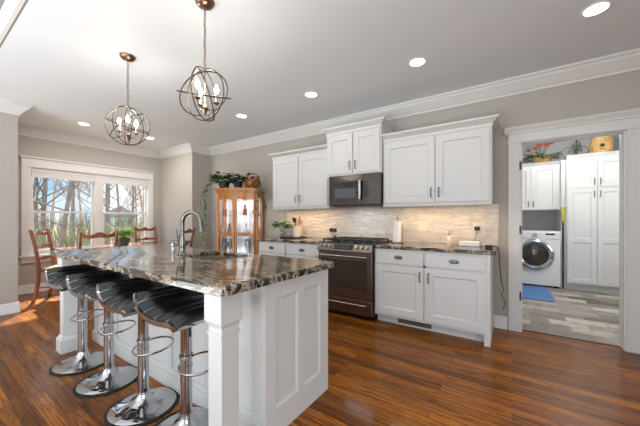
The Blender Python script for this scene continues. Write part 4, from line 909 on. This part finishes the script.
def lcab(x0, x1, yf, z0, z1, cols, rows, nm, label, cat, mids=(), handles='low', toe=0):
    t = thing(nm, label, cat, ((x0+x1)/2, (yf+7.09)/2, z0)); b = MB(); b.box(x0, x1, yf, 7.095, z0+toe, z1)
    if toe: b.box(x0, x1, yf+.06, 7.095, z0, z0+toe)
    b.build('carcass', 'cab', t)
    b = MB(); b.hexa([(x0, yf, z1-.03), (x1, yf, z1-.03), (x1, 7.095, z1-.03), (x0, 7.095, z1-.03)], [(x0, yf-.045, z1+.03), (x1, yf-.045, z1+.03), (x1, 7.095, z1+.03), (x0, 7.095, z1+.03)]); b.build('crown_moulding', 'cab', t)
    for (za, zb, sp_, hz) in rows:
        for i, (a, c) in enumerate(cols):
            b = MB(); b.M = frame((a, yf-.02, za), (1, 0, 0), (0, -1, 0)); shaker(b, c-a, zb-za, .0195, .065, split=sp_); dd = b.build('cabinet_door', 'cab', t)
            b = MB(); b.M = frame((a, yf-.02, za), (1, 0, 0), (0, -1, 0)); pull(b, (c-a-.032) if i == 0 else .032, hz); b.build('handle', 'pewter', dd)
    return t
lcab(-.10, .711, 6.60, 1.375, 2.22, [(-.085, .288), (.298, .675)], [(1.39, 2.175, (), .1)], 'laundry_wall_cabinet', 'white wall cabinet above the washing machine in the laundry', 'wall cabinet')
lcab(.775, 1.545, YP, 0, 2.27, [(.795, 1.153), (1.163, 1.52)], [(.135, 1.72, (.72,), 1.49), (1.745, 2.215, (), .09)], 'pantry_cabinet', 'tall white four door pantry cabinet in the laundry room', 'pantry cabinet', toe=.11)
b = MB(); b.box(.712, .774, 6.50, 7.095, 0, 2.25); tag(b.build('filler_panel', 'cab', org=(.74, 6.8, 0)), 'narrow white upright panel between washing machine and pantry cabinet', 'panel')
b = MB(); b.box(.0, .52, 5.33, 6.36, 0, .014); tag(b.build('floor_mat', 'blue', org=(.26, 5.8, 0), bevel=.006), 'blue woven mat on the laundry floor in front of the washing machine', 'mat')
br_ = thing('broom', 'upright broom with yellow green bristles between washer and pantry cabinet', 'broom', (.737, 6.44, 0))
b = MB(); b.cyl((.737, 6.46, 0), (.737, 6.46, 1.18), .012, 10); b.build('stick', 'darkpot', br_)
b = MB(); b.hexa([(.722, 6.445, 1.16), (.752, 6.445, 1.16), (.752, 6.475, 1.16), (.722, 6.475, 1.16)], [(.705, 6.43, 1.42), (.775, 6.43, 1.42), (.775, 6.48, 1.42), (.705, 6.48, 1.42)]); b.build('bristles', 'yellow', br_)
rnd = random.Random(2); zf = 2.25
fl = thing('flower_basket', 'orange and mauve artificial flowers in a woven basket on the laundry wall cabinet', 'flowers', (.42, 6.70, zf))
b = MB(); b.lathe([(.10, 0), (.14, .05), (.15, .11), (.14, .11), (0, .07)], (.45, 6.72, zf), 20); b.build('basket', 'wicker', fl)
b = MB(); foliage(b, (.42, 6.68, zf+.07), 90, .24, .12, .14, .05, rnd, .1); b.build('leaves', 'leaf', fl)
fsp = [(.26, 6.60, .25, 1), (.40, 6.62, .33, 0), (.44, 6.66, .36, 0), (.52, 6.66, .33, 0), (.36, 6.62, .28, 0), (.60, 6.64, .36, 1), (.55, 6.62, .34, 0)]
b = MB()
for x, y, h, k in fsp: b.tube([(.43, 6.7, zf+.07), ((x+.43)/2, y, zf+h*.6), (x, y, zf+h)], .004, 5)
b.build('flower_stems', 'stem', fl)
for x, y, h, k in fsp:
    b = MB()
    for q in range(14): a = q*.9; b.leaf((x, y, zf+h-.01), (math.cos(a), math.sin(a)*.8, .9-.12*q), .042, .045)
    b.ball((x, y, zf+h), .03, .03, .024, 8, 5); b.build('blossom', 'pink' if k else 'petal', fl)
zp = 2.30
bi = thing('wire_bicycle', 'small dark wire bicycle ornament on the pantry cabinet', 'ornament', (.90, 6.60, zp))
b = MB(); b.ring((.82, 6.6, zp+.09), (0, 1, 0), .085, .006, 28); b.build('wheel', 'iron', bi)
b = MB(); b.ring((1.0, 6.6, zp+.09), (0, 1, 0), .085, .006, 28); b.build('wheel', 'iron', bi)
b = MB()
for p in ([(.82, 6.6, zp+.09), (.88, 6.6, zp+.2), (.97, 6.6, zp+.19), (1.0, 6.6, zp+.09)], [(.82, 6.6, zp+.09), (.91, 6.6, zp+.09), (.97, 6.6, zp+.19)], [(.91, 6.6, zp+.09), (.88, 6.6, zp+.24)], [(1.0, 6.6, zp+.09), (.965, 6.6, zp+.25), (.93, 6.6, zp+.29)]): b.tube(p, .006, 6)
b.build('bicycle_frame', 'iron', bi)
b = MB(); b.tube([(.93, 6.6, zp+.0), (.93, 6.6, zp+.32)], [.016, .01], 8); foliage(b, (.93, 6.6, zp+.05), 30, .04, .26, .06, .03, rnd); b.build('greenery', 'darkleaf', bi)
bh = thing('beehive_jar', 'round straw beehive shaped jar with a dark round hole on the pantry cabinet', 'jar', (1.25, 6.62, zp))
b = MB(); pr_ = [(.135, 0)]
for k in range(7): rr = (.150, .156, .158, .156, .152, .142, .115)[k]; pr_ += [(rr-.012, .046*k+.002), (rr, .046*k+.023), (rr-.008, .046*k+.044)]
pr_ += [(.06, .332), (0, .336)]
b.lathe(pr_, (1.25, 6.62, zp), 28); b.build('body', 'wicker', bh)
b = MB(); b.M = Matrix.Translation((1.23, 6.462, zp+.13)) @ Matrix.Rotation(PI/2, 4, 'X'); b.lathe([(0, .012), (.026, .011), (.03, 0)], k=16); b.M = Matrix(); b.box(1.205, 1.255, 6.455, 6.475, zp+.07, zp+.08); b.build('entrance_hole', 'black', bh)
b = MB(); b.lathe([(.02, .332), (.028, .35), (.018, .368), (0, .372)], (1.25, 6.62, zp), 14); b.build('lid_knob', 'copper', bh)
